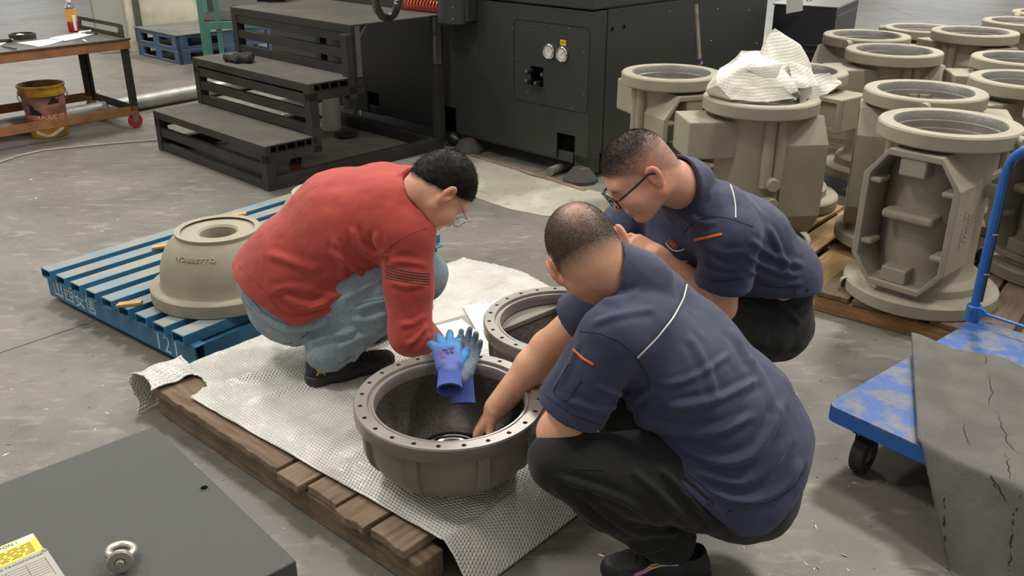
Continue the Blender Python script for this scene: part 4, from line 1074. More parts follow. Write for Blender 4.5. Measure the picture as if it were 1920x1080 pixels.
zt = WH+.005+.0055*(1+fbm(q0, 5, 3, 2)).reshape(UU.shape)+.003*np.abs(fbm(q0, 17, 2, 6)).reshape(UU.shape)
# creases running from the man's shoe and around the bowls
def bumpline(a, b, w, h):
    a = A3(a); b = A3(b); ab = b-a; P2 = np.stack([UU.ravel(), Vv.ravel()], 1); t = np.clip((P2-a)@ab/(ab@ab), 0, 1); d = np.linalg.norm(P2-a-t[:, None]*ab, axis=1); return (h*np.exp(-(d/w)**2)*np.sin(np.pi*np.clip(t, .02, .98))).reshape(UU.shape)
for a_, b_, w_, h_ in (((.30, .42), (.15, .15), .03, .016), ((.42, .42), (.32, .1), .025, .014), ((.55, .40), (.60, .12), .03, .010), ((.2, .55), (.05, .45), .03, .012), ((.95, .2), (1.25, .3), .05, .012), ((1.15, .55), (1.28, .8), .04, .012), ((.4, 1.1), (.3, 1.45), .05, .015), ((.7, 1.1), (.8, 1.45), .05, .012), ((.75, .25), (.95, .12), .05, .006)): zt += bumpline(a_, b_, w_, h_)
# drape over the right end
du = np.clip(UU-(WL+.012), 0, None)
fall = np.clip(du/.19, 0, 1)
ub = np.where(du > 0, (WL+.012)+.055*np.sin(fall*math.pi*.5)+.045*fall**2, UU)
zd = np.where(du > 0, zt*(1-fall**1.6)+.003, zt)
keep_u = UU <= (WL+.012)+.19
P = np.stack([ub, Vv, zd], -1)
def wob(s_): return .02*fbm(np.stack([UU.ravel(), Vv.ravel(), np.full(UU.size, 3.)], 1), s_, 2, 4).reshape(UU.shape)
torn = (UU < .17+wob(18)) & (Vv < .115+.6*wob(22)+.10*np.clip(.12-UU, 0, 1))
far_edge = Vv < 1.50+.03*np.sin(UU*7)
ok = keep_u & ~torn & far_edge
idx = np.full(UU.size, -1); idx[ok.ravel()] = np.arange(ok.sum())
I4 = np.arange(UU.size).reshape(UU.shape); Q = np.stack([I4[:-1, :-1], I4[1:, :-1], I4[1:, 1:], I4[:-1, 1:]], -1).reshape(-1, 4); Q = idx[Q]; Q = Q[(Q >= 0).all(1)]
me = npmesh('bubble_wrap_sheet', P.reshape(-1, 3)[ok.ravel()], Q, M_WRAP)
uvl = me.uv_layers.new(name='UV'); li = np.empty(len(me.loops), np.int32); me.loops.foreach_get('vertex_index', li)
uvs = np.stack([UU.ravel(), Vv.ravel()], 1)[ok.ravel()][li]; uvl.data.foreach_set('uv', uvs.astype(np.float32).ravel())
ws = link('bubble_wrap_sheet', me); ws.location = WP; ws.rotation_euler = (0, 0, rot(wx)); tag(ws, 'large sheet of bubble wrap spread over the wooden pallet', 'bubble wrap')
md = ws.modifiers.new('s', 'SOLIDIFY'); md.thickness = .0025; md.offset = -1
# the torn flap hanging at the left corner
nu, nv = 26, 60
a = np.linspace(0, 1, nu); b = np.linspace(0, 1, nv); AA, BB = np.meshgrid(a, b, indexing='ij')
y_ = -.015+.17*AA+.008*np.sin(BB*9+AA*4); fl = np.clip((BB-.4)/.6, 0, 1)
X = np.where(BB < .4, .05-.14*BB/.4, -.09-.012*np.sin(fl*3)+.035*fl*(1-AA)); Z = np.where(BB < .4, WH+.014+.01*np.sin(BB*6), (WH+.018)*(1-fl)+.004); Z = Z+.004*np.sin(AA*11+BB*5)*(1-fl)
y_ = y_-.03*fl*(1-AA)+.012*fbm(np.stack([AA.ravel(), BB.ravel(), AA.ravel()*0], 1), 6, 2).reshape(AA.shape)
pv = np.stack([X, y_, Z], -1).reshape(-1, 3); I4 = np.arange(nu*nv).reshape(nu, nv); Q = np.stack([I4[:-1, :-1], I4[1:, :-1], I4[1:, 1:], I4[:-1, 1:]], -1).reshape(-1, 4)
me = npmesh('torn_flap', pv, Q, M_WRAP); uvl = me.uv_layers.new(name='UV'); li = np.empty(len(me.loops), np.int32); me.loops.foreach_get('vertex_index', li)
uvl.data.foreach_set('uv', (np.stack([AA.ravel()*.22, BB.ravel()*.2], 1)[li]).astype(np.float32).ravel())
tf = link('torn_flap', me, None, ws); md = tf.modifiers.new('s', 'SOLIDIFY'); md.thickness = .003
# bowl castings
M_IRON = mat('bare_cast_iron', '7d786e', .6, .1, .1, 10, .15, 120, col2='8a8579', amt=.6, s2=5)
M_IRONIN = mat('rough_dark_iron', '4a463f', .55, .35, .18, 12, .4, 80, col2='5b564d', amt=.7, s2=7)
M_MACHD = mat('machined_iron', '8b867d', .33, .35, .1, 10, col2='7d7472', amt=.7, s2=4)
def boolean_cut(o, cutter):
    md = o.modifiers.new('b', 'BOOLEAN'); md.object = cutter; md.operation = 'DIFFERENCE'; md.solver = 'EXACT'; bpy.context.view_layer.update()
    me = bpy.data.meshes.new_from_object(o.evaluated_get(bpy.context.evaluated_depsgraph_get())); o.modifiers.clear(); o.data = me
    bpy.data.objects.remove(cutter)
def arc(p0, p1, bulge, n=8):
    P = []
    for i in range(n+1):
        t = i/n; r = p0[0]+(p1[0]-p0[0])*t+bulge*math.sin(math.pi*t); z = p0[1]+(p1[1]-p0[1])*t-bulge*math.sin(math.pi*t)*.9; P.append((r, z))
    return P
def bowl(label, loc, rz, ledge=False):
    t = thing('bowl_casting', label, 'casting', loc, rz)
    outer = [(0, .0), (.118, .0), (.125, .004)]+arc((.128, .008), (.232, .188), .036, 12)
    inner = arc((.145, .045), (.203, .19), .02, 12)[::-1]
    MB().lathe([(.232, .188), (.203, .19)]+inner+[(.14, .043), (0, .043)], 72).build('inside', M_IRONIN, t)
    MB().lathe(outer, 72).build('shell', M_IRON, t)
    fl = MB().lathe([(.203, .188), (.258, .188), (.260, .191), (.260, .224), (.257, .228), (.224, .228), (.2225, .226), (.2225, .219), (.214, .219), (.2125, .2215), (.207, .2215), (.2055, .219), (.203, .205)], 120, closed=True).build('flange', M_MACHD, t)
    ct = MB()
    for k in range(24):
        a = 2*math.pi*(k+.4)/24; ct.cyl((.2415*math.cos(a), .2415*math.sin(a), .17), (.2415*math.cos(a), .2415*math.sin(a), .25), .0065, n=14)
    boolean_cut(fl, ct.build('cut', None, t))
    fl.data.polygons.foreach_set('use_smooth', [True]*len(fl.data.polygons)); fl.data.set_sharp_from_angle(angle=math.radians(35))
    for k in range(8):
        a = 2*math.pi*k/8+.32; T = Matrix.Rotation(a, 4, 'Z')
        rb_ = MB(); prof = arc((.158, .03), (.235, .188), .030, 6); pr2 = [(r-.03, z) for r, z in prof]
        vs = []; fs = []
        for (r, z), (r2, z2) in zip(prof, pr2): vs += [(r+.008, -.017, z), (r+.008, .017, z), (r2, -.022, z2), (r2, .022, z2)]
        n = len(prof)
        for i in range(n-1): b = 4*i; fs += [(b, b+1, b+5, b+4), (b+1, b+3, b+7, b+5), (b+2, b, b+4, b+6)]
        fs += [(0, 2, 3, 1)]
        rb_.add(vs, fs, False, T); rb_.build('rib', M_IRON, t, .003)
    MB().lathe([(r_, z_+.018) for r_, z_ in [(.06, .0285), (.06, .036), (.064, .039), (.070, .039), (.072, .036), (.078, .036), (.080, .0385), (.09, .0385), (.092, .034), (.1, .0345), (.1, .025)]], 64).build('machined_seat', M_CHROME, t)
    for k in range(8):
        a = 2*math.pi*k/8; MB().lathe([(0, .0574), (.003, .0574), (.003, .056)], 8, Matrix.Translation((.086*math.cos(a), .086*math.sin(a), 0))).build('seat_hole', M_HOLE, t)
    if ledge:
        le = MB(); P = []
        a0, a1 = math.radians(58), math.radians(150)
        for i in range(17): a = a0+(a1-a0)*i/16; P.append((.206*math.cos(a), .206*math.sin(a)))
        le.prism(P, .165, .185); le.build('inner_ledge', M_IRON, t, .004)
        wb_ = MB(); p, q = Vector((*P[0], 0)), Vector((*P[-1], 0)); nrm = Vector((p.y-q.y, q.x-p.x, 0)).normalized()*-.0
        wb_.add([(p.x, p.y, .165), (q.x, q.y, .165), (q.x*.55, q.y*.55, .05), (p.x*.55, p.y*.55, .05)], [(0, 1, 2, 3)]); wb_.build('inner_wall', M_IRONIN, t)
    return t
bowl('open iron bowl casting in front, its rim draped with blue gloves', (-.168, 2.137, .122), .1)
bowl('second open iron bowl casting behind, lying beside the loose papers', (.168, 2.63, .122), .5, True)
# papers and clip board by the writing hand
sheet('paper_sheet', 'printed form under the writing hand of the man in red', 'paper', [G(808, 614, .128), G(866, 598, .128), G(955, 672, .128), G(880, 700, .128)], M_PAPER, lines=14)
sheet('paper_sheet', 'printed form partly under the second bowl casting', 'paper', [G(868, 575, .127), G(942, 560, .127), G(985, 625, .127), G(905, 645, .127)], M_PAPER, lines=14)
o = MB(); a, b, c, d = [G(*p, .1245)-G(860, 640, .1245) for p in ((780, 618), (880, 588), (990, 690), (880, 735))]
o.add([tuple(p) for p in (a, b, c, d)]+[tuple(p+Vector((0, 0, .0022))) for p in (a, b, c, d)], [(3, 2, 1, 0), (4, 5, 6, 7), (0, 1, 5, 4), (1, 2, 6, 5), (2, 3, 7, 6), (3, 0, 4, 7)])
ob = o.build('clipboard', mat('grey_board', '87857e', .5), None, .0005); ob.location = G(860, 640, .1245); tag(ob, 'thin grey clipboard under the form being written on', 'clipboard')
# ------------------------------------------------------------------ blue gloves on the bowl rim
M_GLOVE = attr_mat('glove_rubber', .5, .25, 500., .06, 60., .0)
def cuff_mat():
    m = mat('ribbed_blue_cuff', '46589e', .85, 0, .08, 60, .2, 500); return m
def glove(label, w, d, n, side, curl, thumb, cuffdir, palm=False, rr=1.28, text=False):
    t = thing('work_glove', label, 'glove', w, 0, 'pair of blue work gloves'); w = A3(w); inv = Matrix.Translation(-Vector(w))
    s = S(); hand_prims(s, w, d, n, side, curl, thumb, .86 if palm else .98, .1 if palm else .22, rr); 
    V, F = sdf_mesh(s, w-.26, w+.26, .0035, lambda P, N: N*(fbm(P, 60, 2)*.0012)[:, None])
    M = hand_frame(w, d, n); q = (V-w)@M
    col = np.tile(A3(srgb('4583bd')), (len(V), 1))
    kn = np.clip((q[:, 2]-.004)/.004, 0, 1)*np.clip((.078-q[:, 1])/.008, 0, 1)*np.clip((.036-np.abs(q[:, 0]+.004*side))/.006, 0, 1)
    if palm: kn *= 0; gm = np.clip((-q[:, 2]+.004)/.01, 0, 1); 
    else: gm = np.clip((-q[:, 2]-.002)/.008, 0, 1)
    col = col*(1-gm[:, None])+A3(srgb('5f6f7d'))*gm[:, None]
    col = col*(1-kn[:, None])+A3(srgb('5563a8'))*kn[:, None]
    me = npmesh('hand', V, F, M_GLOVE); color_attr(me, col); me.transform(inv); link('hand', me, None, t)
    # ribbed cuff, open at the end
    c = unit(cuffdir); z = M[:, 2]; x = np.cross(c, z); x = unit(x); z = np.cross(x, c); L = .095; nn_ = 96; o = MB(); vs = []
    prof = [(.0, .0), (.3, .0), (.75, .0), (1., .003), (1.0, -.004), (.7, -.004), (.2, -.004)]
    for f_, dr in prof:
        rx, rz = .031+.003*f_, .021+.003*f_
        for k in range(nn_):
            a = 2*math.pi*k/nn_; rib = .0011*math.cos(k*math.pi) if dr == 0 else 0
            vs.append(tuple(w+c*(f_*L-.012)+x*(rx+dr+rib)*math.cos(a)+z*(rz+dr+rib)*math.sin(a)))
    o.add(vs, [(i*nn_+k, i*nn_+(k+1) % nn_, (i+1)*nn_+(k+1) % nn_, (i+1)*nn_+k) for i in range(len(prof)-1) for k in range(nn_)], True, inv)
    o.build('cuff', cuff_mat(), t)
    if text:
        tr_ = tree(V, F)
        for txt, (lx, ly), sz, mm in (('劳护', (.004, .052), .02, M_BLKP), ('质量', (.006, .036), .013, M_BLKP), ('G', (-.024, .044), .02, mat('pink_print', '9c3d78', .7)), ('Q', (-.018, .022), .02, mat('pink_print', '9c3d78', .7))):
            me = text_mesh(txt, sz, 0, 'CENTER'); me.materials.clear(); ok_ = True
            for vtx in me.vertices:
                p = w+M@V3(lx+vtx.co.x*math.cos(.3)-vtx.co.y*math.sin(.3), ly+vtx.co.y*math.cos(.3)+vtx.co.x*math.sin(.3), .08)
                h = tr_.ray_cast(Vector(p), Vector(-M[:, 2])); vtx.co = Vector((h[0] if h[0] is not None else Vector(w+M@V3(lx, ly, .02)))-Vector(w))+Vector(M[:, 2])*.0012
            link('printed_lettering', me, mm, t)
    return t
def gloves():
    w1 = G(843, 690, .358); tip = G(832, 622, .398)
    glove('blue work glove lying uppermost on the bowl rim, cuff hanging inside', w1, (tip-w1), (0.05, -.45, .9), 1, (.22, .16, .16, .22), (.62, .1), (.05, -.93, -.30), False, 1.42, True)
    w2 = G(866, 702, .333); tip = G(884, 640, .372)
    glove('blue work glove lying under the other one on the rim, palm side up', w2, (tip-w2), (-.15, .45, -.9), 1, (.25, .45, .5, .5), (.3, .1), (.05, -.6, -.8), True, 1.4)
# ------------------------------------------------------------------ dark grey transformer cabinet in the foreground
M_CABF = mat('dark_grey_texture_paint', '444542', .5, 0, .03, 6, .35, 420, spec=.4)
cx_ = Vector((.68, -.733, 0)).normalized()
CA = G(290, 798, .5); CA.z = 0
cf_ = thing('transformer_cabinet', 'dark grey steel transformer cabinet in the lower left foreground', 'cabinet', CA, rot(cx_))
o = MB(); Lc, Dc = .615, 1.1
box_part('body', (.012, Lc-.02, -Dc, -.012, 0, .465), M_CABF, cf_, .004)
box_part('lid', (0, Lc, -Dc-.01, 0, .462, .5), M_CABF, cf_, .0035)
def CL(px, py, z=.5): return (Matrix.Translation(CA) @ Matrix.Rotation(rot(cx_), 4, 'Z')).inverted() @ G(px, py, z)
h = CL(383, 915); ho_ = MB().lathe([(.0075, .0), (.0105, .0), (.0105, .0008), (.0075, .0008)], 20, Matrix.Translation((h.x, h.y, .5)), closed=True).build('hole_bush', M_CABF, cf_)
MB().lathe([(0, .0004), (.0072, .0004)], 16, Matrix.Translation((h.x, h.y, .5))).build('hole', M_HOLE, ho_)
# labels: rows run parallel to the rear edge (towards lower left)
pc, pd, pe = CL(62, 1000), CL(82, 1030), CL(117, 1078)
dl = (pd-pc); dl.z = 0; dl.normalize(); dr_ = Vector((-dl.y, dl.x, 0)); dr_ = dr_ if dr_.x*0+dr_.dot(CL(0, 1025)-pc) < 0 else -dr_
hy = (pd-pc).length; hs = (pe-pd).length
def plate(name, o0, w_, h_, m, z=.5006): 
    q = MB(); a = o0; P = [a-dr_*w_, a, a+dl*h_, a-dr_*w_+dl*h_]; q.add([(p.x, p.y, z-.0006) for p in P]+[(p.x, p.y, z) for p in P], [(4, 5, 6, 7), (0, 1, 5, 4), (1, 2, 6, 5), (2, 3, 7, 6), (3, 0, 4, 7)]); return q.build(name, m, cf_)
M_YEL = mat('yellow_label', 'e0c42a', .45, 0, .05); M_SILV = mat('silver_label', '9a958a', .45, .1, .05); M_INK = mat('black_ink', '1f1d1a', .6); M_CREAML = mat('cream_label', 'dcd8b0', .45)
yp = plate('caution_label', pc, .24, hy, M_YEL)
plate_t = plate('caution_label_band', pc+dl*.001-dr_*.002, .236, hy*.30, M_CREAML, .5009)
def lab_text(txt, size, off_x, off_y, m, parent, align='RIGHT', sp=1.05):
    p = pc-dr_*off_x+dl*off_y; return text_part('label_lettering', txt, size, m, parent, frame((p.x, p.y, .5013), dr_, -dl), .0002, align, sp)
lab_text('CAUTION !', hy*.19, .030, hy*.16, M_INK, yp)
ln = MB()
for k in range(7):
    rs = random.Random(k); xx = .012
    while xx < .2:
        l_ = rs.uniform(.006, .02); a = pc-dr_*xx+dl*(hy*(.40+.08*k)); b = a-dr_*l_; hh = dl*(hy*.022)
        ln.add([(a.x, a.y, .5012), (a.x+hh.x, a.y+hh.y, .5012), (b.x+hh.x, b.y+hh.y, .5012), (b.x, b.y, .5012)], [(0, 1, 2, 3)]); xx += l_+.005
ln.build('label_lines', M_INK, yp)
sp2 = plate('rating_plate', pd+dl*.001+dr_*.004, .244, .12, M_SILV, .5012)
lab_text('NATING TRANSFORMER', hy*.14, .005, hy+.012, M_INK, sp2, 'RIGHT', 1.1)
ln = MB()
for k in range(7):
    a = pd-dr_*.006+dl*(.026+k*.0075); b = a-dr_*.15; hh = dl*.0006; ln.add([(a.x, a.y, .5016), (a.x+hh.x, a.y+hh.y, .5016), (b.x+hh.x, b.y+hh.y, .5016), (b.x, b.y, .5016)], [(0, 1, 2, 3)])
for k in range(4):
    a = pd-dr_*(.006+k*.033)+dl*.026; b = a+dl*.06; hh = dr_*.0006; ln.add([(a.x, a.y, .5016), (a.x+hh.x, a.y+hh.y, .5016), (b.x+hh.x, b.y+hh.y, .5016), (b.x, b.y, .5016)], [(0, 1, 2, 3)])
ln.build('table_lines', M_INK, sp2)
a = pd+dl*.006-dr_*.001; MB().lathe([(0, .003), (.004, .002), (.005, 0)], 12, Matrix.Translation((a.x, a.y, .5012))).build('rivet', M_CHROME, sp2)
# eye bolt lying on the cabinet
q = G(226, 1052, .5+.022)
eb = thing('eye_bolt', 'galvanised steel eye bolt lying on the dark cabinet', 'eye bolt', (q.x, q.y, .5))
ax = Vector((.33, -.93, .1)).normalized(); up_ = Vector((.1, .18, 1)).normalized(); up_ = (up_-ax*up_.dot(ax)).normalized()
T = frame((0, 0, .024), up_.cross(ax), up_)          # local z = shank axis
M_ZINC = mat('zinc_plated', 'b9b5a6', .35, .75, .08, 20)
MB().lathe([(0, 0), (.0205, 0), (.0225, .002), (.0225, .006), (.020, .0085), (.0095, .0085), (.0095, .004), (0, .004)], 32, T).build('collar', M_ZINC, eb)
MB().lathe([(0, .0155), (.006, .0155), (.0075, .014), (.0075, .004)], 16, T).build('shank', M_ZINC, eb)
MB().tube([T @ Vector((.021*math.cos(a), .004*0, -.030+.021*math.sin(a)*1.)) for a in np.linspace(0, 2*math.pi, 33)[:-1]], .0072, 12, closed=True).build('eye', M_ZINC, eb)
# ------------------------------------------------------------------ blue platform cart with the foam mat
M_CART = mat('scuffed_blue_paint', '28508f', .5, 0, .16, 60, .08, 120, col2='66696b', amt=.85, s2=14, contrast=.07, thresh=.50)
M_CARTB = mat('blue_cart_edge', '2a5fa8', .4, 0, .08, 10)
kx = Vector((.635, -.773, 0)).normalized(); ky = Vector((-kx.y, kx.x, 0))
KA = G(1550, 757, .22); KA.z = 0
ck = thing('platform_cart', 'scuffed blue platform cart with push handle at the right edge', 'cart', KA, rot(kx))
KL, KD = .75, .93
pl_ = rr_(0, KL, 0, KD, .03, 4); MB().prism(pl_, .212, .22).build('deck', M_CART, ck, .002)
MB().ring_prism(rr_(0, KL, 0, KD, .03, 4), rr_(.006, KL-.006, .006, KD-.006, .025, 4), .17, .2125).build('deck_skirt', M_CARTB, ck, .001)
M_TYRE = mat('black_tyre', '232221', .75, 0, .15, 20, .2, 80)
for wx_, wy_ in ((.095, .085), (.62, .09), (.13, .82), (.62, .82)):
    T = Matrix.Translation((wx_, wy_, .062)) @ Matrix.Rotation(1.72, 4, 'Z') @ RX
    wq = MB().lathe([(.032, -.022), (.050, -.024), (.060, -.018), (.062, 0), (.060, .018), (.050, .024), (.032, .022)], 28, T, closed=True).build('wheel', M_TYRE, ck)
    MB().lathe([(.0, -.019), (.012, -.019), (.012, -.013), (.029, -.012), (.031, -.016), (.031, .016), (.029, .012), (.012, .013), (.012, .019), (0, .019)], 20, T).build('wheel_hub', M_GALV, wq)
    MB().box(-.03, .03, -.03, .03, .13, .17, Matrix.Translation((wx_, wy_, 0))).build('castor_plate', M_BLK, ck, .002)
    MB().box(-.014, .014, -.031, -.027, .055, .135, Matrix.Translation((wx_, wy_, 0)) @ Matrix.Rotation(1.72, 4, 'Z')).box(-.006, .006, .027, .030, .055, .135, Matrix.Translation((wx_, wy_, 0)) @ Matrix.Rotation(1.72, 4, 'Z')).build('castor_fork', M_BLK, ck, .001)
hb = (Matrix.Translation(KA) @ Matrix.Rotation(rot(kx), 4, 'Z')).inverted() @ G(1822, 600, .22)
def bend(P, r, n=7):
    out = [Vector(P[0])]
    for i in range(1, len(P)-1):
        a, b, c = Vector(P[i-1]), Vector(P[i]), Vector(P[i+1]); u_ = (a-b).normalized(); v_ = (c-b).normalized()
        for k in range(n+1): t = k/n; out.append((b+u_*r*(1-t)**2*1.0+v_*r*t**2))
    return out+[Vector(P[-1])]
hx, hy_ = hb.x, hb.y
MB().tube(bend([(hx, hy_, .23), (hx, hy_, .5), (hx, hy_+.01, .86), (hx+.6, hy_+.01, .86), (hx+.6, hy_, .23)], .12), .0155, 14).build('push_handle', M_CARTB, ck)
for xx in (hx, hx+.6):
    MB().lathe([(.017, .0), (.026, 0), (.026, .055), (.022, .06), (.017, .06)], 20, Matrix.Translation((xx, hy_, .22)), closed=True).build('handle_socket', M_CARTB, ck)
MB().cyl((hx, hy_-.034, .265), (hx, hy_+.034, .265), .005, n=8).build('socket_bolt', M_STEEL, ck)
MB().cyl((hx+.03, hy_-.01, .262), (hx+.57, hy_-.01, .262), .0055, n=8).build('brace_rod', M_CARTB, ck)
MB().lathe([(0, -.006), (.016, -.006), (.016, .006), (0, .006)], 16, Matrix.Translation((hx+.032, hy_-.012, .262)) @ RX).build('brace_eye', M_CARTB, ck)
for zz in (.42, .55): crumple('x', 'x', 'x', (0, 0, 0), (.008, .005, .008), M_ZINC, int(zz*100), 3) if False else None
for zz in (.40, .545): MB().cyl((hx+.012, hy_-.012, zz), (hx+.032, hy_-.022, zz+.008), .004, .0025, 6).build('weld_stub', M_STEEL, ck)
MB().tube([(hx+.021, hy_-.006, .30), (hx+.022, hy_-.006, .80)], .004, 6).build('cable_strip', M_BCAB, ck)
# foam mat
M_FOAM = mat('grey_foam', '565450', .95, 0, .3, 420, .35, 900, col2='67645e', amt=.7, s2=9, det=3)
tl = G(1708, 628, .245); bl = G(1722, 845, .245); trr = G(1960, 700, .245)
lenv = (bl-tl); lenv.z = 0; Ld = lenv.length; lenv.normalize(); sidev = (trr-tl); sidev.z = 0; Ws = .62; sidev.normalize()
nS, nT = 70, 130; drop = .42; dir2 = Vector((.13, -.99, 0)).normalized()
V = []; 
for i in range(nS):
    s_ = i/(nS-1); p0 = tl+sidev*Ws*s_
    d0 = (p0-KA).dot(ky); dn_ = -lenv.dot(ky); edge_t = (d0+.012)/dn_      # distance along the mat until the cart front edge
    for j in range(nT):
        t_ = j/(nT-1)*(edge_t+drop); 
        if t_ <= edge_t: p = p0+lenv*t_; p = Vector((p.x, p.y, .243))
        else:
            f_ = t_-edge_t; pe_ = p0+lenv*edge_t; r_ = .045
            if f_ < r_*.85: a_ = f_/r_; p = Vector((pe_.x, pe_.y, .243))+dir2*r_*math.sin(a_)+Vector((0, 0, -r_*(1-math.cos(a_))))
            else: g_ = f_-r_*.85; p = Vector((pe_.x, pe_.y, .243-r_*(1-math.cos(.85))-g_*math.sin(.85)))+dir2*(r_*math.sin(.85)+g_*math.cos(.85))
        V.append(tuple(p))
V = np.array(V)
G2 = np.arange(nS*nT).reshape(nS, nT); Q = np.stack([G2[:-1, :-1], G2[:-1, 1:], G2[1:, 1:], G2[1:, :-1]], -1).reshape(-1, 4)
N_ = vnormals(V, Q); N_ = N_*np.sign((N_*A3((-.2, -.6, .8))).sum(1))[:, None]
ss = np.repeat(np.linspace(0, 1, nS), nT)
V = V+N_*(fbm(V*A3((1, 1, .5)), 7, 2, 3)*.008+.006*np.sin(ss*17+V[:, 2]*3)+.004)[:, None]+sidev_np[None]*0 if False else V+N_*(fbm(V*A3((1, 1, .5)), 7, 2, 3)*.007+.006*np.sin(ss*17+V[:, 2]*3)+.004)[:, None]
V[:, 2] = np.where(V[:, 2] < .004, .004, V[:, 2])
mo_ = Vector((tl.x, tl.y, 0)); fm = link('foam_mat', npmesh('foam_mat', V-A3(mo_), Q, M_FOAM)); fm.location = mo_; tag(fm, 'thick cracked grey foam mat draped over the blue cart', 'mat')
sd = fm.modifiers.new('s', 'SOLIDIFY'); sd.thickness = .018; sd.offset = -1
bv = tree(V, Q)
M_CRACK = mat('dark_crack', '161514', .9)
for pxl in ([(1838, 645), (1846, 662), (1850, 682)], [(1856, 702), (1858, 735), (1855, 760)], [(1870, 768), (1878, 800), (1895, 840), (1915, 855)], [(1805, 790), (1812, 815), (1821, 840)], [(1885, 850), (1893, 880), (1892, 905)], [(1857, 888), (1875, 915), (1888, 945)], [(1858, 890), (1868, 915)], [(1772, 920), (1771, 960), (1773, 1078)], [(1917, 925), (1900, 970), (1893, 1075)]):
    c_ = on_surface(bv, None, resample(pxl, 5), -.0006)
    if len(c_) > 2:
        n_ = len(c_); c_ = [p+Vector((R_.uniform(-.004, .004), R_.uniform(-.003, .003), 0))-mo_ for p in c_]
        MB().tube(c_, [.0013*math.sin(math.pi*(i+.5)/n_)+.0005 for i in range(n_)], 6).build('crack', M_CRACK, fm)
# ------------------------------------------------------------------ the grey-beige valve castings
def casting_master():
    t = thing('valve_casting', '-', 'casting')
    body = [(.16, .0), (.29, .0), (.296, .006), (.296, .05), (.288, .058), (.236, .060), (.232, .066), (.232, .098), (.224, .108), (.196, .118), (.186, .135), (.182, .17), (.182, .60), (.19, .635), (.215, .652)]
    ring = [(.215, .650), (.252, .650), (.258, .656), (.258, .703), (.252, .71), (.204, .71)]
    ins = [(.204, .71), (.201, .706), (.198, .675), (.190, .672), (.190, .645), (.178, .642), (.178, .61), (.165, .605), (.16, .58), (.16, .0)]
    MB().lathe(body, 56).build('body', M_CAST, t); MB().lathe(ring, 64).build('top_ring', M_CAST, t); MB().lathe(ins, 48).build('bore', M_CASTIN, t)
    # octagonal window frame, opening towards local +x
    w, z0, z1, c, cz = .185, .085, .635, .085, .11
    def octo(d): return [(-w+d, z0+cz), (-w+c, z0+d), (w-c, z0+d), (w-d, z0+cz), (w-d, z1-cz), (w-c, z1-d), (-w+c, z1-d), (-w+d, z1-cz)]
    Mx = Matrix(((0, 0, 1, 0), (1, 0, 0, 0), (0, 1, 0, 0), (0, 0, 0, 1)))
    MB().ring_prism(octo(0), octo(.026), .06, .262, Mx).build('window_frame', M_CAST, t, .004)
    box_part('shelf', (.15, .245, -.10, .10, .36, .395), M_CAST, t, .012)
    for y in (-1, 1):
        for z in (.24, .49): box_part('lug', (.17, .255, min(y*.165, y*.115), max(y*.165, y*.115), z, z+.022), M_CAST, t, .008)
    box_part('top_block', (.17, .255, -.055, .045, .54, .61), M_CAST, t, .006); box_part('bottom_block', (.17, .25, -.06, .04, .11, .17), M_CAST, t, .006)
    # short open box on the other side
    Mb = Matrix(((0, 0, -1, 0), (1, 0, 0, 0), (0, 1, 0, 0), (0, 0, 0, 1)))
    o = MB(); o.box(-.36, -.12, -.12, .095, .455, .625); o.ring_prism([(-.36, .455), (-.12, .455), (-.12, .625), (-.36, .625)], [(-.335, .48), (-.2, .48), (-.2, .60), (-.335, .60)], -.12, -.095, Matrix(((1, 0, 0, 0), (0, 0, -1, 0), (0, 1, 0, 0), (0, 0, 0, 1))))
    o.build('side_box', M_CAST, t, .008)
    # double rib with two round bosses
    r = MB(); r.cyl((.035, -.19, .34), (.035, -.19, .655), .026, n=14); r.cyl((-.015, -.19, .34), (-.015, -.19, .655), .026, n=14); r.build('rib', M_CAST, t)
    for z in (.36, .27): MB().lathe([(0, .075), (.026, .075), (.030, .07), (.030, 0)], 20, Matrix.Translation((.01, -.165, z)) @ RX).build('boss', M_CAST, t)
    MB().cyl((.0, .17, .48), (.0, .245, .48), .028, n=16).build('boss', M_CAST, t); MB().cyl((.0, .24, .68), (.02, .285, .68), .024, n=16).build('boss', M_CAST, t)
    MB().lathe([(0, .03), (.024, .028), (.026, 0)], 16, Matrix.Translation((.20, -.21, .03)) @ Matrix.Rotation(-.8, 4, 'Z') @ RX).build('boss', M_CAST, t)
    for txt, xo in (('NC0909 1CR9', .17), ('AX2607ZP', .135)):
        mb_ = text_mesh(txt, .026, .0015, 'CENTER'); mb_.materials.clear(); mb_.transform(frame((xo, .1855, .36), (0, 0, 1), (1, 0, 0))); link('cast_lettering', mb_, M_CAST, t)
    return t
cm = casting_master()
def copy_thing(r, loc, rz, label, group=None):
    c = r.copy(); COL.objects.link(c); c.location = loc; c.rotation_euler = (0, 0, rz); c['label'] = label
    if group: c['group'] = group
    for ch in r.children:
        k = ch.copy(); COL.objects.link(k); k.parent = c
    return c
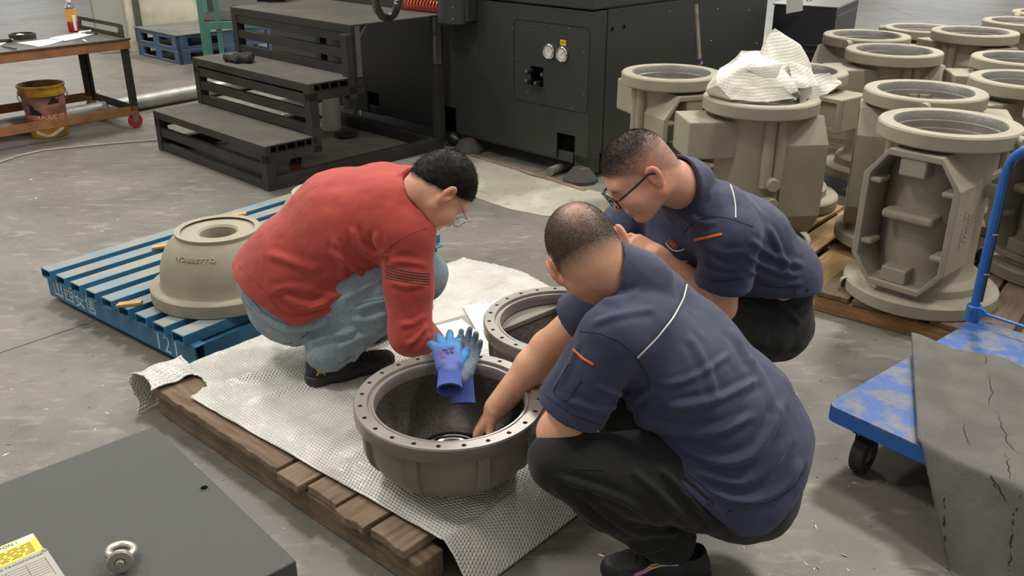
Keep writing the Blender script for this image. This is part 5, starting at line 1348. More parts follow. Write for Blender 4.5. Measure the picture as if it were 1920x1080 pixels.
CASTS = [  # x, y, base z, facing of the window in degrees, label
    (1.677, 3.435, .09, 223, 'nearest beige valve casting, its octagonal window facing the camera, behind the cart handle'),
    (1.841, 4.052, .09, 160, 'beige valve casting directly behind the nearest one, raised lettering on its side wall'),
    (2.14, 5.186, .09, 8, 'beige valve casting in the third row with a double rib under its ring'),
    (2.20, 5.78, .09, 140, 'beige valve casting with a small round boss, beside the blue-black cabinet'),
    (2.98, 6.80, .0, 60, 'farthest left beige valve casting ring against the open floor'),
    (2.95, 5.95, .09, 290, 'beige valve casting with chamfered window frame in the back row'),
    (3.52, 6.45, .09, 20, 'beige valve casting ring near the top right corner, second from the back'),
    (3.98, 6.95, .09, 100, 'farthest beige valve casting at the top right corner'),
    (2.73, 4.92, .09, 350, 'beige valve casting at right with a bored side box turned left'),
    (2.44, 4.32, .09, 15, 'beige valve casting at the right edge with a bar across its bore'),
    (2.37, 3.66, .09, 200, 'beige valve casting cut by the right edge behind the cart handle'),
    (1.124, 4.091, .055, 6, 'beige valve casting crowned by the heap of bubble wrap'),
    (.83, 4.78, .04, 292, 'beige valve casting nearest the machine, left of the bubble wrap heap'),
    (1.474, 4.76, .055, 128, 'beige valve casting half hidden behind the bubble wrap heap'),
    (2.02, 3.02, .02, 250, 'beige valve casting low at the right edge beside the cart'),
]
for i, (x, y, z, a, lab) in enumerate(CASTS[:-1]):
    if i == 0:
        cm.location = (x, y, z); cm.rotation_euler = (0, 0, math.radians(a)); cm['label'] = lab; cm['group'] = 'beige valve castings on pallets'
    else: copy_thing(cm, (x, y, z), math.radians(a), lab, 'beige valve castings on pallets')
# bar across one bore
bx_ = MB().box(-.11, .11, -.03, .03, .60, .65).build('bore_bar', M_CAST, None, .006)
bx_.parent = [o for o in COL.objects if o.get('label') == CASTS[9][4]][0]
# wooden pallets under the castings
M_WOODN = mat('pale_pallet_wood', 'a98a60', .8, 0, .18, 16, .35, 70, col2='8a6b45', amt=.7, s2=8, stretch=(7, 1, 7))
M_WOODD = mat('brown_pallet_wood', '6f5c4a', .9, 0, .22, 16, .5, 70, col2='4f4034', amt=.7, s2=8, stretch=(7, 1, 7))
M_WOODB = mat('brown_beam_wood', '9a7448', .8, 0, .2, 14, .4, 60, col2='6e4c2c', amt=.7, s2=6, stretch=(1, 7, 7))
def floor_pallet(label, o0, ex, L, D, H, m, mb, n, seed):
    ex = Vector(ex).normalized(); t = thing('wooden_pallet', label, 'pallet', o0, rot(ex))
    for y in (.0, D*.5-.04, D-.09): box_part('stringer', (0, L, y, y+.09, 0, H-.022), mb, t, .005)
    wd = L/n
    for k in range(n): rough_board('plank', k*wd+.004, (k+1)*wd-.012-.012*((k*7+seed) % 3), -.004, D, H-.021, H, m, t, seed+k, 'y', .006, 5)
    return t
o0 = G(1529, 545, .088); o0.z = 0
pe1 = (.78, -.62, 0)
floor_pallet('brown wooden pallet under the nearest beige castings', o0, pe1, 1.5, 1.25, .09, M_WOODD, M_WOODB, 10, 3)
o1 = Vector((.62, 4.30, 0))+Vector((-.30, .26, 0))
floor_pallet('pale wooden pallet under the casting with bubble wrap', (.30, 4.42, 0), (.77, -.64, 0), 1.35, 1.15, .053, M_WOODN, M_WOODN, 8, 11)
q1 = Vector(o0)+Vector(pe1).normalized()*0+Vector((.62, .78, 0))*1.32
floor_pallet('brown wooden pallet under the middle rows of beige castings', (q1.x, q1.y, 0), pe1, 1.9, 1.2, .09, M_WOODD, M_WOODB, 12, 23)
q2 = q1+Vector((.62, .78, 0))*1.26
floor_pallet('brown wooden pallet under the farthest beige castings', (q2.x, q2.y, 0), pe1, 2.4, 1.6, .09, M_WOODD, M_WOODB, 14, 31)
# metal rod with red and blue tape, leaning at the machine
def atY(px, py, Y): d = raydir(px, py); t = Y/d.y; return Vector((0, 0, CH))+d*t
p1 = atY(1305, 8, 5.45); p2 = atY(1312, 118, 5.42); dn_ = (p2-p1).normalized(); p3 = p1+dn_*((p1.z-.002)/-dn_.z)
rd = thing('steel_rod', 'worn steel rod with red and blue tape grip standing against the machine', 'rod', (p3.x, p3.y, 0))
L3 = lambda p: p-Vector((p3.x, p3.y, 0))
tp = p1+dn_*(p2-p1).length*.92
MB().cyl(L3(p1), L3(tp), .011, n=12).build('bar', mat('worn_rod', 'a09a86', .4, .5, .15, 20, col2='6b5f4c', amt=.7, s2=12), rd)
MB().cyl(L3(tp), L3(p3), .0122, n=12).build('grip', mat('blue_tape', '2c3a7a', .6), rd)
MB().tube(helix(L3(tp), L3(tp+dn_*.5), .0125, 12, 0, 10), .0055, 6).build('tape', mat('red_tape', 'a02a3a', .6), rd)
# ------------------------------------------------------------------ crumpled bubble wrap on a casting
M_WRAPW = bubble_mat('white_bubble_wrap', 'e8e5d6', .0125, .45, .28, 1., .0)
M_WRAPW.node_tree.nodes['Principled BSDF'].inputs['Coat Weight'].default_value = .12
M_WRAPW.node_tree.nodes['Principled BSDF'].inputs['Subsurface Weight'].default_value = .25
M_WRAPW.node_tree.nodes['Principled BSDF'].inputs['Subsurface Radius'].default_value = (.05, .05, .045)
cW = Vector((1.124, 4.091, .765))
def WPX(px, py, dy=0.): return atY(px, py, cW.y+dy)
HULLS = [
    [(1326, 168, -.02), (1345, 122, .0), (1390, 92, .05), (1432, 96, .06), (1470, 135, -.06), (1500, 172, -.12), (1440, 192, -.16), (1372, 186, -.14), (1345, 160, -.1), (1400, 125, -.08), (1500, 190, .05), (1340, 190, .05)],
    [(1434, 58, .04), (1453, 52, .07), (1500, 86, .06), (1522, 128, .05), (1520, 160, .0), (1455, 150, -.06), (1421, 98, .0), (1440, 160, .1), (1515, 165, .12)],
    [(1500, 142, .0), (1545, 152, .01), (1556, 134, .04), (1576, 156, .02), (1552, 176, -.02), (1500, 196, -.04), (1490, 170, .1), (1560, 170, .06)],
    [(1420, 98, -.03), (1466, 120, -.07), (1452, 152, -.10), (1400, 130, -.10), (1440, 110, .05)],
    [(1372, 186, -.15), (1440, 193, -.165), (1500, 186, -.13), (1470, 160, -.12), (1400, 165, -.13), (1440, 190, .0)],
    [(1480, 118, -.03), (1521, 130, .0), (1535, 158, -.04), (1490, 165, -.09), (1500, 140, .06)]]
hb_ = bmesh.new()
for k, H_ in enumerate(HULLS):
    vs = [hb_.verts.new(WPX(*p)-cW) for p in H_]
    r = bmesh.ops.convex_hull(hb_, input=vs)
    bmesh.ops.delete(hb_, geom=[g_ for g_ in r['geom_interior'] if isinstance(g_, bmesh.types.BMVert)], context='VERTS')
bmesh.ops.subdivide_edges(hb_, edges=hb_.edges[:], cuts=9, use_grid_fill=True)
bmesh.ops.triangulate(hb_, faces=hb_.faces[:])
hb_.normal_update()
co = np.array([v.co for v in hb_.verts]); nn2 = np.array([v.normal for v in hb_.verts])
dsp = .012*(1-np.abs(fbm(co, 7, 1, 3))*2.4)+.003*fbm(co, 22, 2, 8)-.004
for v, d_, n2_ in zip(hb_.verts, dsp, nn2): v.co += Vector(n2_*d_)
for f_ in hb_.faces: f_.smooth = True
me = bpy.data.meshes.new('bubble_wrap_heap'); hb_.to_mesh(me); hb_.free(); me.materials.append(M_WRAPW)
uvl = me.uv_layers.new(name='UV'); li = np.empty(len(me.loops), np.int32); me.loops.foreach_get('vertex_index', li); rel = np.empty(len(me.vertices)*3, np.float32); me.vertices.foreach_get('co', rel); rel = rel.reshape(-1, 3)
uvs = np.stack([rel[:, 0]*1.1+rel[:, 1]*.4, rel[:, 2]*1.1-rel[:, 1]*.5], 1)[li]; uvl.data.foreach_set('uv', uvs.astype(np.float32).ravel())
me.set_sharp_from_angle(angle=math.radians(35))
o = link('bubble_wrap_heap', me); o.location = cW; tag(o, 'crumpled heap of white bubble wrap stuffed in a casting', 'bubble wrap')
M_NAVY = mat('navy_cloth', '393d54', .75, 0, .06, 30, .12, 700, col2='33374b', amt=.5, s2=5, sheen=.12, spec=.25)
M_BLACKCLOTH = mat('black_cloth', '1f1f1f', .8, 0, .1, 30, .12, 600, sheen=.1, spec=.25)
M_RED = mat('red_knit', 'a8463d', .85, 0, .05, 40, .2, 900, col2='9f3f37', amt=.5, s2=6, sheen=.15, spec=.15)
M_DENIM = mat('denim', '74828b', .85, 0, .14, 140, .25, 700, col2='a0acb0', amt=.5, s2=160, contrast=.25, sheen=.1, spec=.15)
M_HAIR = mat('black_hair', '15110e', .6, 0, .2, 60, spec=.2)
M_HAIRG = mat('greying_hair', '2c2723', .6, 0, .3, 400, spec=.2)
M_SHOE = mat('black_shoe_fabric', '1a1a1a', .7, 0, .2, 200, .3, 400)
M_SOLE = mat('dark_rubber', '242423', .6, 0, .12, 40, .1, 200)
M_PIPE = mat('reflective_piping', 'c4c6bf', .4, 0, .05)
M_ORANGE = mat('orange_zip', 'de6a2a', .55, 0, .08)
M_SNAP = mat('dark_snap', '3c3d3f', .3, .8, .1)
M_GLBLACK = mat('black_glasses_frame', '0d0d0e', .25, 0, 0)
M_GLASS = mat('clear_lens', 'f4f8f8', .03, 0, 0, alpha=.12, spec=.8)
def glasses(parent, c, M, m_frame, wide=1., r=.0022, lens=(.024, .018), name='glasses'):
    c = A3(c); T = lambda *p: Vector(c+M@A3(p))
    f = MB()
    for q in (-1, 1):
        loop = []
        for i in range(28):
            a = 2*math.pi*i/28; cx, cz = math.cos(a), math.sin(a); e = .62
            loop.append(T(q*.033+lens[0]*abs(cx)**e*math.copysign(1, cx), .112-.004*abs(cx), -.012+lens[1]*abs(cz)**e*math.copysign(1, cz)))
        f.tube(loop, r, 6, closed=True)
        f.tube([T(q*.056, .108, -.004), T(q*.076*wide, .098, .0), T(q*.0865*wide, .04, .003), T(q*.0885*wide, -.005, .006), T(q*.087*wide, -.03, -.012)], r*1.1, 6)
    f.tube([T(-.01, .112, -.008), T(0, .115, -.004), T(.01, .112, -.008)], r, 6)
    g = f.build(name, m_frame, parent)
    for q in (-1, 1):
        mb = MB(); n = 20; P = []
        for i in range(n):
            a = 2*math.pi*i/n; cx, cz = math.cos(a), math.sin(a); e = .62
            P.append(tuple(T(q*.033+lens[0]*.97*abs(cx)**e*math.copysign(1, cx), .1115-.004*abs(cx), -.012+lens[1]*.97*abs(cz)**e*math.copysign(1, cz))))
        mb.add(P, [tuple(range(n))]); o = mb.build('lens', M_GLASS, g); sd = o.modifiers.new('s', 'SOLIDIFY'); sd.thickness = .0015
    return g
def make_person(cfg):
    J = cfg
    P0 = thing('person', J['label'], 'person', (J['root'][0], J['root'][1], J['root'][2]))
    inv = -A3(J['root'])
    allpts = [A3(p) for p in J['pts']]
    lo, hi = bbox(allpts, .2)
    HM = basis(*J['head'][1:3]); HC = A3(J['head'][0]); wide = J.get('wide', 1.)
    # --- body: one continuous figure (head, neck, torso, arms, hands, legs)
    s = S()
    head_prims(s, HC, HM, wide, J.get('flare', .5))
    nb = A3(J['neck']); nr = J.get('neck_r', .058)
    s.cap(HC+HM@V3(0, -.035, -.05), nb, nr, nr*1.05, .03)
    sp = [A3(p) for p in J['spine']]
    rails(s, sp, J['lat'], [h-.045 for h in J['hw']], [d-.045 for d in J['hd']], .04)
    for side in ('L', 'R'):
        sh, el, wr = A3(J['sh'+side]), A3(J['el'+side]), A3(J['wr'+side]); ar = J.get('arm_r', (.052, .046, .044, .030))
        s.cap(sp[-1], sh, .05, ar[0], .03); s.cap(sh, el, ar[0], ar[1], .02)
        mid = el+(wr-el)*.3; s.cap(el, mid, ar[1]*.97, ar[2], .02); s.cap(mid, wr, ar[2], ar[3], .02)
        hd = J['hand'+side]; hand_prims(s, wr, hd[0], hd[1], hd[2], hd[3], hd[4])
        hp, kn, an = A3(J['hip'+side]), A3(J['kn'+side]), A3(J['an'+side])
        s.cap(hp, kn, .07, .05, .02); s.cap(kn, an, .048, .036, .02); s.cap(an, an+A3(J['toe'+side])*.03+V3(0, 0, -.065), .032, .024, .02)
    V, F = sdf_mesh(s, lo, hi, .0039)
    col = paint_head(V, HC, HM, J['skin'], J['hairc'], J['hairline'], J['stubble'], 0, wide)
    me = npmesh('body', V+inv, F, SKIN); color_attr(me, col)
    link('body', me, None, P0)
    J['bodyV'], J['bodyF'] = V, F
    def part(name, s, vox, m, disp=None, parent=P0, lh=None, sm=1):
        a, b = lh or (lo, hi)
        VV, FF = sdf_mesh(s, a, b, vox, disp)
        if sm: VV = smooth_verts(VV, FF, sm, .4)
        o = link(name, npmesh(name, VV+inv, FF, m), None, parent)
        return o, VV, FF
    # --- trousers
    t = S(); tr = J.get('leg_r', (.105, .088, .085, .075))
    pv = [A3(p) for p in J['pelvis']]
    rails(t, pv, [J['lat'][0]]*len(pv), J['pel_hw'], J['pel_hd'], .04)
    for side in ('L', 'R'):
        hp, kn, an = A3(J['hip'+side]), A3(J['kn'+side]), A3(J['an'+side])
        t.cap(hp, hp+(kn-hp)*.55, tr[0], (tr[0]+tr[1])*.5+.004, .05); t.cap(hp+(kn-hp)*.55, kn, (tr[0]+tr[1])*.5+.004, tr[1]-.008, .03)
        cf = kn+(an-kn)*.42; t.cap(kn, cf, tr[1]-.012, tr[2], .02)
        t.cap(cf, an, tr[2], tr[3], .03)
        ax = unit(an-kn); hem = an+ax*J.get('hem', .02)
        t.add('u', cutplane_local(rcone(an, an+ax*.06, tr[3], tr[3]), hem, ax), .01)
        t.half(hem+ax*0, ax*1.0+V3(0, 0, 0)) if False else None
    zc = J.get('hem_z')
    if zc: t.half((0, 0, zc), (0, 0, -1), .002)
    dn = folds([(l_, a_*1.7, w_*.75) for l_, a_, w_ in J.get('tfolds', [])])
    def tdisp(P, N): return N*(fbm(P, 14, 2, 3)*.004+fbm(P, 45, 1, 8)*.0012)[:, None]+dn(P, N)
    tro, TV, TF = part('trousers', t, .006, J['m_tr'], tdisp)
    # --- top
    u = S()
    rails(u, sp, J['lat'], J['hw'], J['hd'], J.get('torso_k', .05))
    for c_, r_, k_ in J.get('extra', []): u.ell(c_, r_, None, k_)
    rails(u, pv, [J['lat'][0]]*len(pv), J['pel_hw'], J['pel_hd'], .04, .009)
    for side in ('L', 'R'):
        hp, kn = A3(J['hip'+side]), A3(J['kn'+side]); u.cap(hp, hp+(kn-hp)*.3, tr[0]+.008, (tr[0]*.7+tr[1]*.3)+.011, .05)
    if 'hem_fn' in J: u.add('i', J['hem_fn'], .004)
    if 'hem_plane' in J: u.half(J['hem_plane'][0], J['hem_plane'][1], .004)
    sr = J.get('sleeve_r', (.085, .075))
    for side in ('L', 'R'):
        sh, el, wr = A3(J['sh'+side]), A3(J['el'+side]), A3(J['wr'+side])
        ax = unit(el-sh)
        u.cap(sp[-1]+(sh-sp[-1])*.35, sh, .085, sr[0], .07)
        if J['short']:
            hem = sh+(el-sh)*J.get('sleeve_t'+side, .78); hn = unit(ax+A3(J.get('hem_n'+side, (0, 0, 0))))
            u.add('u', cutplane_local(rcone(sh, sh+ax*.4, sr[0], sr[1]+.01), hem, hn), .02)
            hl_ = float(np.linalg.norm(hem-sh)); ro = sr[0]+(sr[1]+.01-sr[0])*hl_/.4-.0125; u.add('s', cutplane_local(rcone(hem-ax*.03, hem+ax*.1, ro, ro+.004), hem-ax*.02, -ax), .002)
        else:
            u.chain([sh, sh+(el-sh)*.5, el], [sr[0], sr[0]-.006, sr[1]], .03)
            hem = wr-unit(wr-el)*.01; u.chain([el, el+(hem-el)*.5], [sr[1], .054], .02)
            u.add('u', cutplane_local(rcone(el+(hem-el)*.5, hem+unit(wr-el)*.05, .054, .042), hem, unit(wr-el)), .01)
    # collar
    nd = unit(HC+HM@V3(0, -.03, -.05)-nb)
    if J.get('collar', True):
        cr = nr+.023
        u.add('u', cutplane_local(rcone(nb-nd*.03, nb+nd*.09, cr+.004, cr-.004), nb+nd*J.get('collar_h', .035), unit(nd+A3(J.get('collar_n', (0, 0, 0))))), .012)
        u.add('s', cutplane_local(rcone(nb, nb+nd*.12, nr+.008, nr+.005), nb+nd*.008, -nd), .003)
    df = folds([(l_, a_*1.5, w_*.68) for l_, a_, w_ in J.get('sfolds', [])])
    def sdisp(P, N): return N*(fbm(P, 9, 2, 5)*.004+fbm(P, 30, 2, 9)*.0016)[:, None]+df(P, N)
    top, UV, UF = part(J['top_name'], u, .0052, J['m_top'], sdisp, sm=3)
    # --- hair
    rs = np.random.RandomState(J.get('seed', 3))
    hc, hm = HC, HM
    def pick(c):
        q = (c-hc)@hm; x, y, z = q.T
        return (np.linalg.norm(q, axis=1) < .15)*(1-(np.abs(x) > .074*wide)*(z < .03)*(np.abs(y+.015) < .035))*np.clip(J['hairline'](x, y, z)/.02+.3, 0, 1)*J['strand_w'](x, y, z)
    def flow(p):
        q = (p-hc)@hm; cr = V3(0, -.07, .085); d = q-cr; d[:, 2] -= .02; return d@hm.T+hm[:, 1]*.15
    hr = None
    if J.get('hair_shell'):
        h = S(); e = J['hair_shell']
        h.ell(HC+HM@V3(0, -.012, .026), (.078*wide+e, .098+e, .090+e), HM, .02); h.ell(HC+HM@V3(0, -.03, -.02), (.068*wide+e, .075+e, .07+e), HM, .03)
        for o_, n_ in J['hair_planes']: h.half(HC+HM@A3(o_), HM@A3(n_), .012)
        def hd_(P, N): return N*(fbm(P, 60, 2, 2)*.0015)[:, None]
        hl_, hh_ = HC-.17, HC+.17
        ho, HV, HF = part('hair', h, .004, J['m_hair'], hd_, P0, (hl_, hh_), 0)
        o = strands('hair_strands', HV, HF, lambda c: np.ones(len(c)), flow, J['n_strands'], J['strand_len'], .00055, J['m_hair'], ho, rs, J.get('lean', 1.2))
        o.data.transform(Matrix.Translation(Vector(inv)))
    else:
        o = strands('hair', V, F, pick, flow, J['n_strands'], J['strand_len'], .00045, J['m_hair'], P0, rs, J.get('lean', 1.2))
        o.data.transform(Matrix.Translation(Vector(inv)))
    J.update(P=P0, HC=HC, HM=HM, inv=inv, UV=UV, UF=UF, TV=TV, TF=TF, top=top, tro=tro)
    return J
def place_local(o, J):
    "meshes made in world coordinates become children of the person standing at its root"
    o.data.transform(Matrix.Translation(Vector(J['inv']))); return o
def hl_plain(a=.66, b=-.005): return lambda x, y, z: z-(b+a*(y+.01))
# ---- the man in the navy work shirt reaching into the bowl (seen from behind)
lf = unit((.34, .93, .05))
PF = dict(label='man in navy short-sleeved work shirt and black trousers, squatting and reaching into the bowl', root=(.42, 1.95, 0.),
    head=((.172, 1.985, .832), (.05, .82, -.5), (-.46, .46, .78)), neck=(.268, 1.955, .765), neck_r=.062, wide=1.03,
    spine=[(.60, 1.90, .25), (.575, 1.90, .34), (.525, 1.91, .43), (.415, 1.93, .555), (.32, 1.955, .67)], lat=[lf]*5,
    hw=[.175, .18, .185, .19, .175], hd=[.128, .132, .125, .11, .085], torso_k=.06,
    shL=(.225, 1.805, .70), elL=(.108, 1.80, .452), wrL=(.25, 2.02, .47), handL=((.3, .9, -.1), (-.8, .3, .5), 1, (.5, .6, .6, .6), (.5, .3)),
    shR=(.28, 2.12, .69), elR=(.10, 2.23, .45), wrR=(-.045, 2.20, .275), handR=((-.55, .05, -.82), (-.75, .1, .5), -1, (.35, .35, .4, .45), (.45, .5)),
    hipL=(.53, 1.80, .28), knL=(.112, 1.765, .395), anL=(.385, 1.845, .115), toeL=(-.95, -.1, 0),
    hipR=(.60, 2.0, .28), knR=(.22, 2.12, .40), anR=(.47, 2.10, .12), toeR=(-.9, .3, 0),
    pelvis=[(.595, 1.90, .25), (.585, 1.90, .34)], pel_hw=[.175, .165], pel_hd=[.125, .118], hem=.05, leg_r=(.108, .082, .078, .064),
    short=True, sleeve_tL=.77, sleeve_tR=.55, arm_r=(.052, .048, .047, .034), sleeve_r=(.076, .084), hem_fn=lambda P: .7*(.238+.9*np.clip(.53-P[:, 0], 0, 1)+.95*np.clip(P[:, 0]-.60, 0, 1)-P[:, 2]), collar_h=.035, collar_n=(-.5, .2, -.3),
    m_tr=M_BLACKCLOTH, m_top=M_NAVY, top_name='work_shirt', skin='d8a283', hairc='3a332d', hairline=hl_plain(.62, -.03),
    stubble=lambda x, y, z: np.clip(.93-.5*np.exp(-(((x-.01)/.035)**2+((y+.07)/.04)**2+((z-.07)/.045)**2))-.8*np.clip((-.0-z)/.06, 0, 1), 0, 1),
    strand_w=lambda x, y, z: np.clip(1-.75*np.exp(-(((x-.01)/.035)**2+((y+.065)/.04)**2+((z-.08)/.05)**2))-1.1*np.clip((.005-z)/.045, 0, 1), 0, 1),
    m_hair=M_HAIRG, n_strands=30000, strand_len=.005, lean=2.4, seed=1,
    sfolds=[([(1234.0, 723.6), (1302.5, 709.9), (1371.0, 661.9)], 0.005, 9), ([(1247.7, 764.7), (1343.6, 751.0), (1425.8, 709.9)], 0.008, 11), ([(1186.0, 778.4), (1247.7, 812.6), (1343.6, 812.6), (1412.1, 778.4)], 0.009, 12), ([(1261.4, 833.2), (1343.6, 867.4), (1398.4, 860.5), (1439.5, 819.5), (1466.8, 751.0)], 0.01, 13), ([(1302.5, 881.1), (1371.0, 908.5), (1439.5, 887.9), (1480.5, 819.5)], 0.008, 12), ([(1329.9, 922.2), (1398.4, 942.7), (1466.8, 922.2), (1501.1, 860.5)], 0.009, 12), ([(1405.2, 668.8), (1439.5, 723.6), (1453.2, 778.4)], 0.005, 10), ([(1117.5, 723.6), (1165.5, 744.1), (1213.4, 744.1)], 0.006, 9), ([(1062.7, 751.0), (1124.4, 771.5), (1172.3, 757.8)], 0.005, 9), ([(1158.6, 785.2), (1192.9, 751.0), (1220.3, 733.8)], 0.008, 9), ([(1124.4, 566.0), (1172.3, 559.2), (1199.7, 545.5)], 0.005, 9), ([(1110.7, 607.1), (1165.5, 586.6), (1227.1, 579.7)], 0.004, 10), ([(1288.8, 627.7), (1329.9, 696.2), (1343.6, 751.0)], 0.004, 12), ([(1371.0, 614.0), (1412.1, 682.5)], 0.004, 10), ([(1049.0, 723.6), (1069.6, 682.5), (1083.3, 641.4)], 0.004, 8)],
    tfolds=[([(1042.2, 894.8), (1110.7, 915.3), (1186.0, 942.7), (1254.5, 997.5)], 0.006, 9), ([(1186.0, 881.1), (1247.7, 935.9), (1309.3, 990.7)], 0.007, 9), ([(1234.0, 874.2), (1302.5, 942.7), (1350.4, 997.5)], 0.006, 9), ([(1281.9, 894.8), (1343.6, 949.6), (1384.7, 1004.4)], 0.006, 9), ([(1035.3, 908.5), (1097.0, 963.3), (1158.6, 1004.4)], 0.006, 9), ([(1083.3, 922.2), (1144.9, 977.0), (1220.3, 1014.7)], 0.005, 8), ([(1131.2, 1011.2), (1186.0, 1031.8), (1247.7, 1024.9)], 0.006, 8), ([(1165.5, 983.8), (1227.1, 1004.4), (1275.1, 997.5)], 0.005, 8)])
PF['pts'] = [PF[k] for k in ('shL', 'elL', 'wrL', 'shR', 'elR', 'wrR', 'knL', 'knR', 'anL', 'anR', 'hipL', 'hipR')]+[PF['head'][0], (.6, 1.9, .3)]
make_person(PF)
# ---- the man with black glasses
lb = unit((-.43, .9, 0))
PB = dict(label='man with black-framed glasses in navy work shirt, squatting with folded forearms', root=(.72, 2.75, 0.),
    head=((.358, 2.50, .872), (-.74, -.22, -.63), (-.60, .02, .76)), neck=(.50, 2.61, .80), neck_r=.068, wide=1.12, flare=.25,
    spine=[(.88, 2.83, .31), (.845, 2.81, .43), (.72, 2.75, .578), (.59, 2.67, .70)], lat=[lb]*4,
    hw=[.18, .19, .20, .19], hd=[.128, .135, .126, .10], torso_k=.06,
    shL=(.645, 2.50, .675), elL=(.64, 2.55, .43), wrL=(.455, 2.625, .57), handL=((-.75, .35, .25), (-.3, -.55, .78), -1, (.3, .4, .45, .5), (.5, .3)),
    shR=(.44, 2.86, .69), elR=(.30, 2.78, .48), wrR=(.42, 2.66, .47), handR=((.8, -.5, .1), (-.2, -.3, .9), 1, (.4, .5, .5, .5), (.4, .3)),
    hipL=(.83, 2.73, .27), knL=(.47, 2.57, .385), anL=(.74, 2.66, .11), toeL=(-.9, -.4, 0),
    hipR=(.84, 2.92, .27), knR=(.40, 2.84, .45), anR=(.68, 2.90, .11), toeR=(-.9, -.3, 0),
    pelvis=[(.88, 2.84, .25), (.86, 2.83, .37)], pel_hw=[.18, .17], pel_hd=[.125, .12], hem=.03, leg_r=(.112, .085, .08, .065),
    extra=[((.545, 2.72, .58), (.12, .13, .10), .06)], short=True, sleeve_tL=.62, sleeve_tR=.7, sleeve_r=(.080, .088), hem_plane=((.87, 2.83, .385), (0, -.2, -1)), collar_h=.02, collar_n=(-.6, -.3, -.3), arm_r=(.056, .052, .05, .032),
    m_tr=M_BLACKCLOTH, m_top=M_NAVY, top_name='work_shirt', skin='d79f84', hairc='3a332d', hairline=hl_plain(.62, .0),
    stubble=lambda x, y, z: np.clip(.5+.45*np.clip((z-.03)/.06, 0, 1), 0, 1)*np.clip(1-.3*np.clip((-.02-z)/.05, 0, 1), 0, 1),
    strand_w=lambda x, y, z: np.clip(.12+np.clip((z-.03)/.055, 0, 1), 0, 1),
    m_hair=M_HAIRG, n_strands=18000, strand_len=.0075, lean=1.3, seed=2,
    sfolds=[([(1439.5, 422.2), (1460.0, 463.3), (1480.5, 518.1)], 0.005, 8), ([(1398.4, 477.0), (1439.5, 504.4), (1501.1, 518.1)], 0.007, 9), ([(1405.2, 449.6), (1453.2, 483.8), (1507.9, 497.5)], 0.006, 9), ([(1398.4, 504.4), (1453.2, 528.4), (1507.9, 531.8)], 0.006, 8), ([(1316.2, 477.0), (1343.6, 497.5), (1384.7, 504.4)], 0.005, 8), ([(1309.3, 504.4), (1350.4, 519.5), (1391.5, 514.7)], 0.005, 8), ([(1288.8, 401.6), (1316.2, 422.2), (1343.6, 415.3)], 0.004, 8), ([(1329.9, 463.3), (1364.1, 477.0), (1398.4, 470.1)], 0.004, 8)],
    tfolds=[([(1398.4, 566.0), (1453.2, 593.4), (1507.9, 572.9)], 0.004, 8), ([(1439.5, 552.3), (1480.5, 586.6), (1501.1, 607.1)], 0.004, 7)])
PB['pts'] = [PB[k] for k in ('shL', 'elL', 'wrL', 'shR', 'elR', 'wrR', 'knL', 'knR', 'anL', 'anR', 'hipL', 'hipR')]+[PB['head'][0], (.9, 2.83, .3)]
make_person(PB)
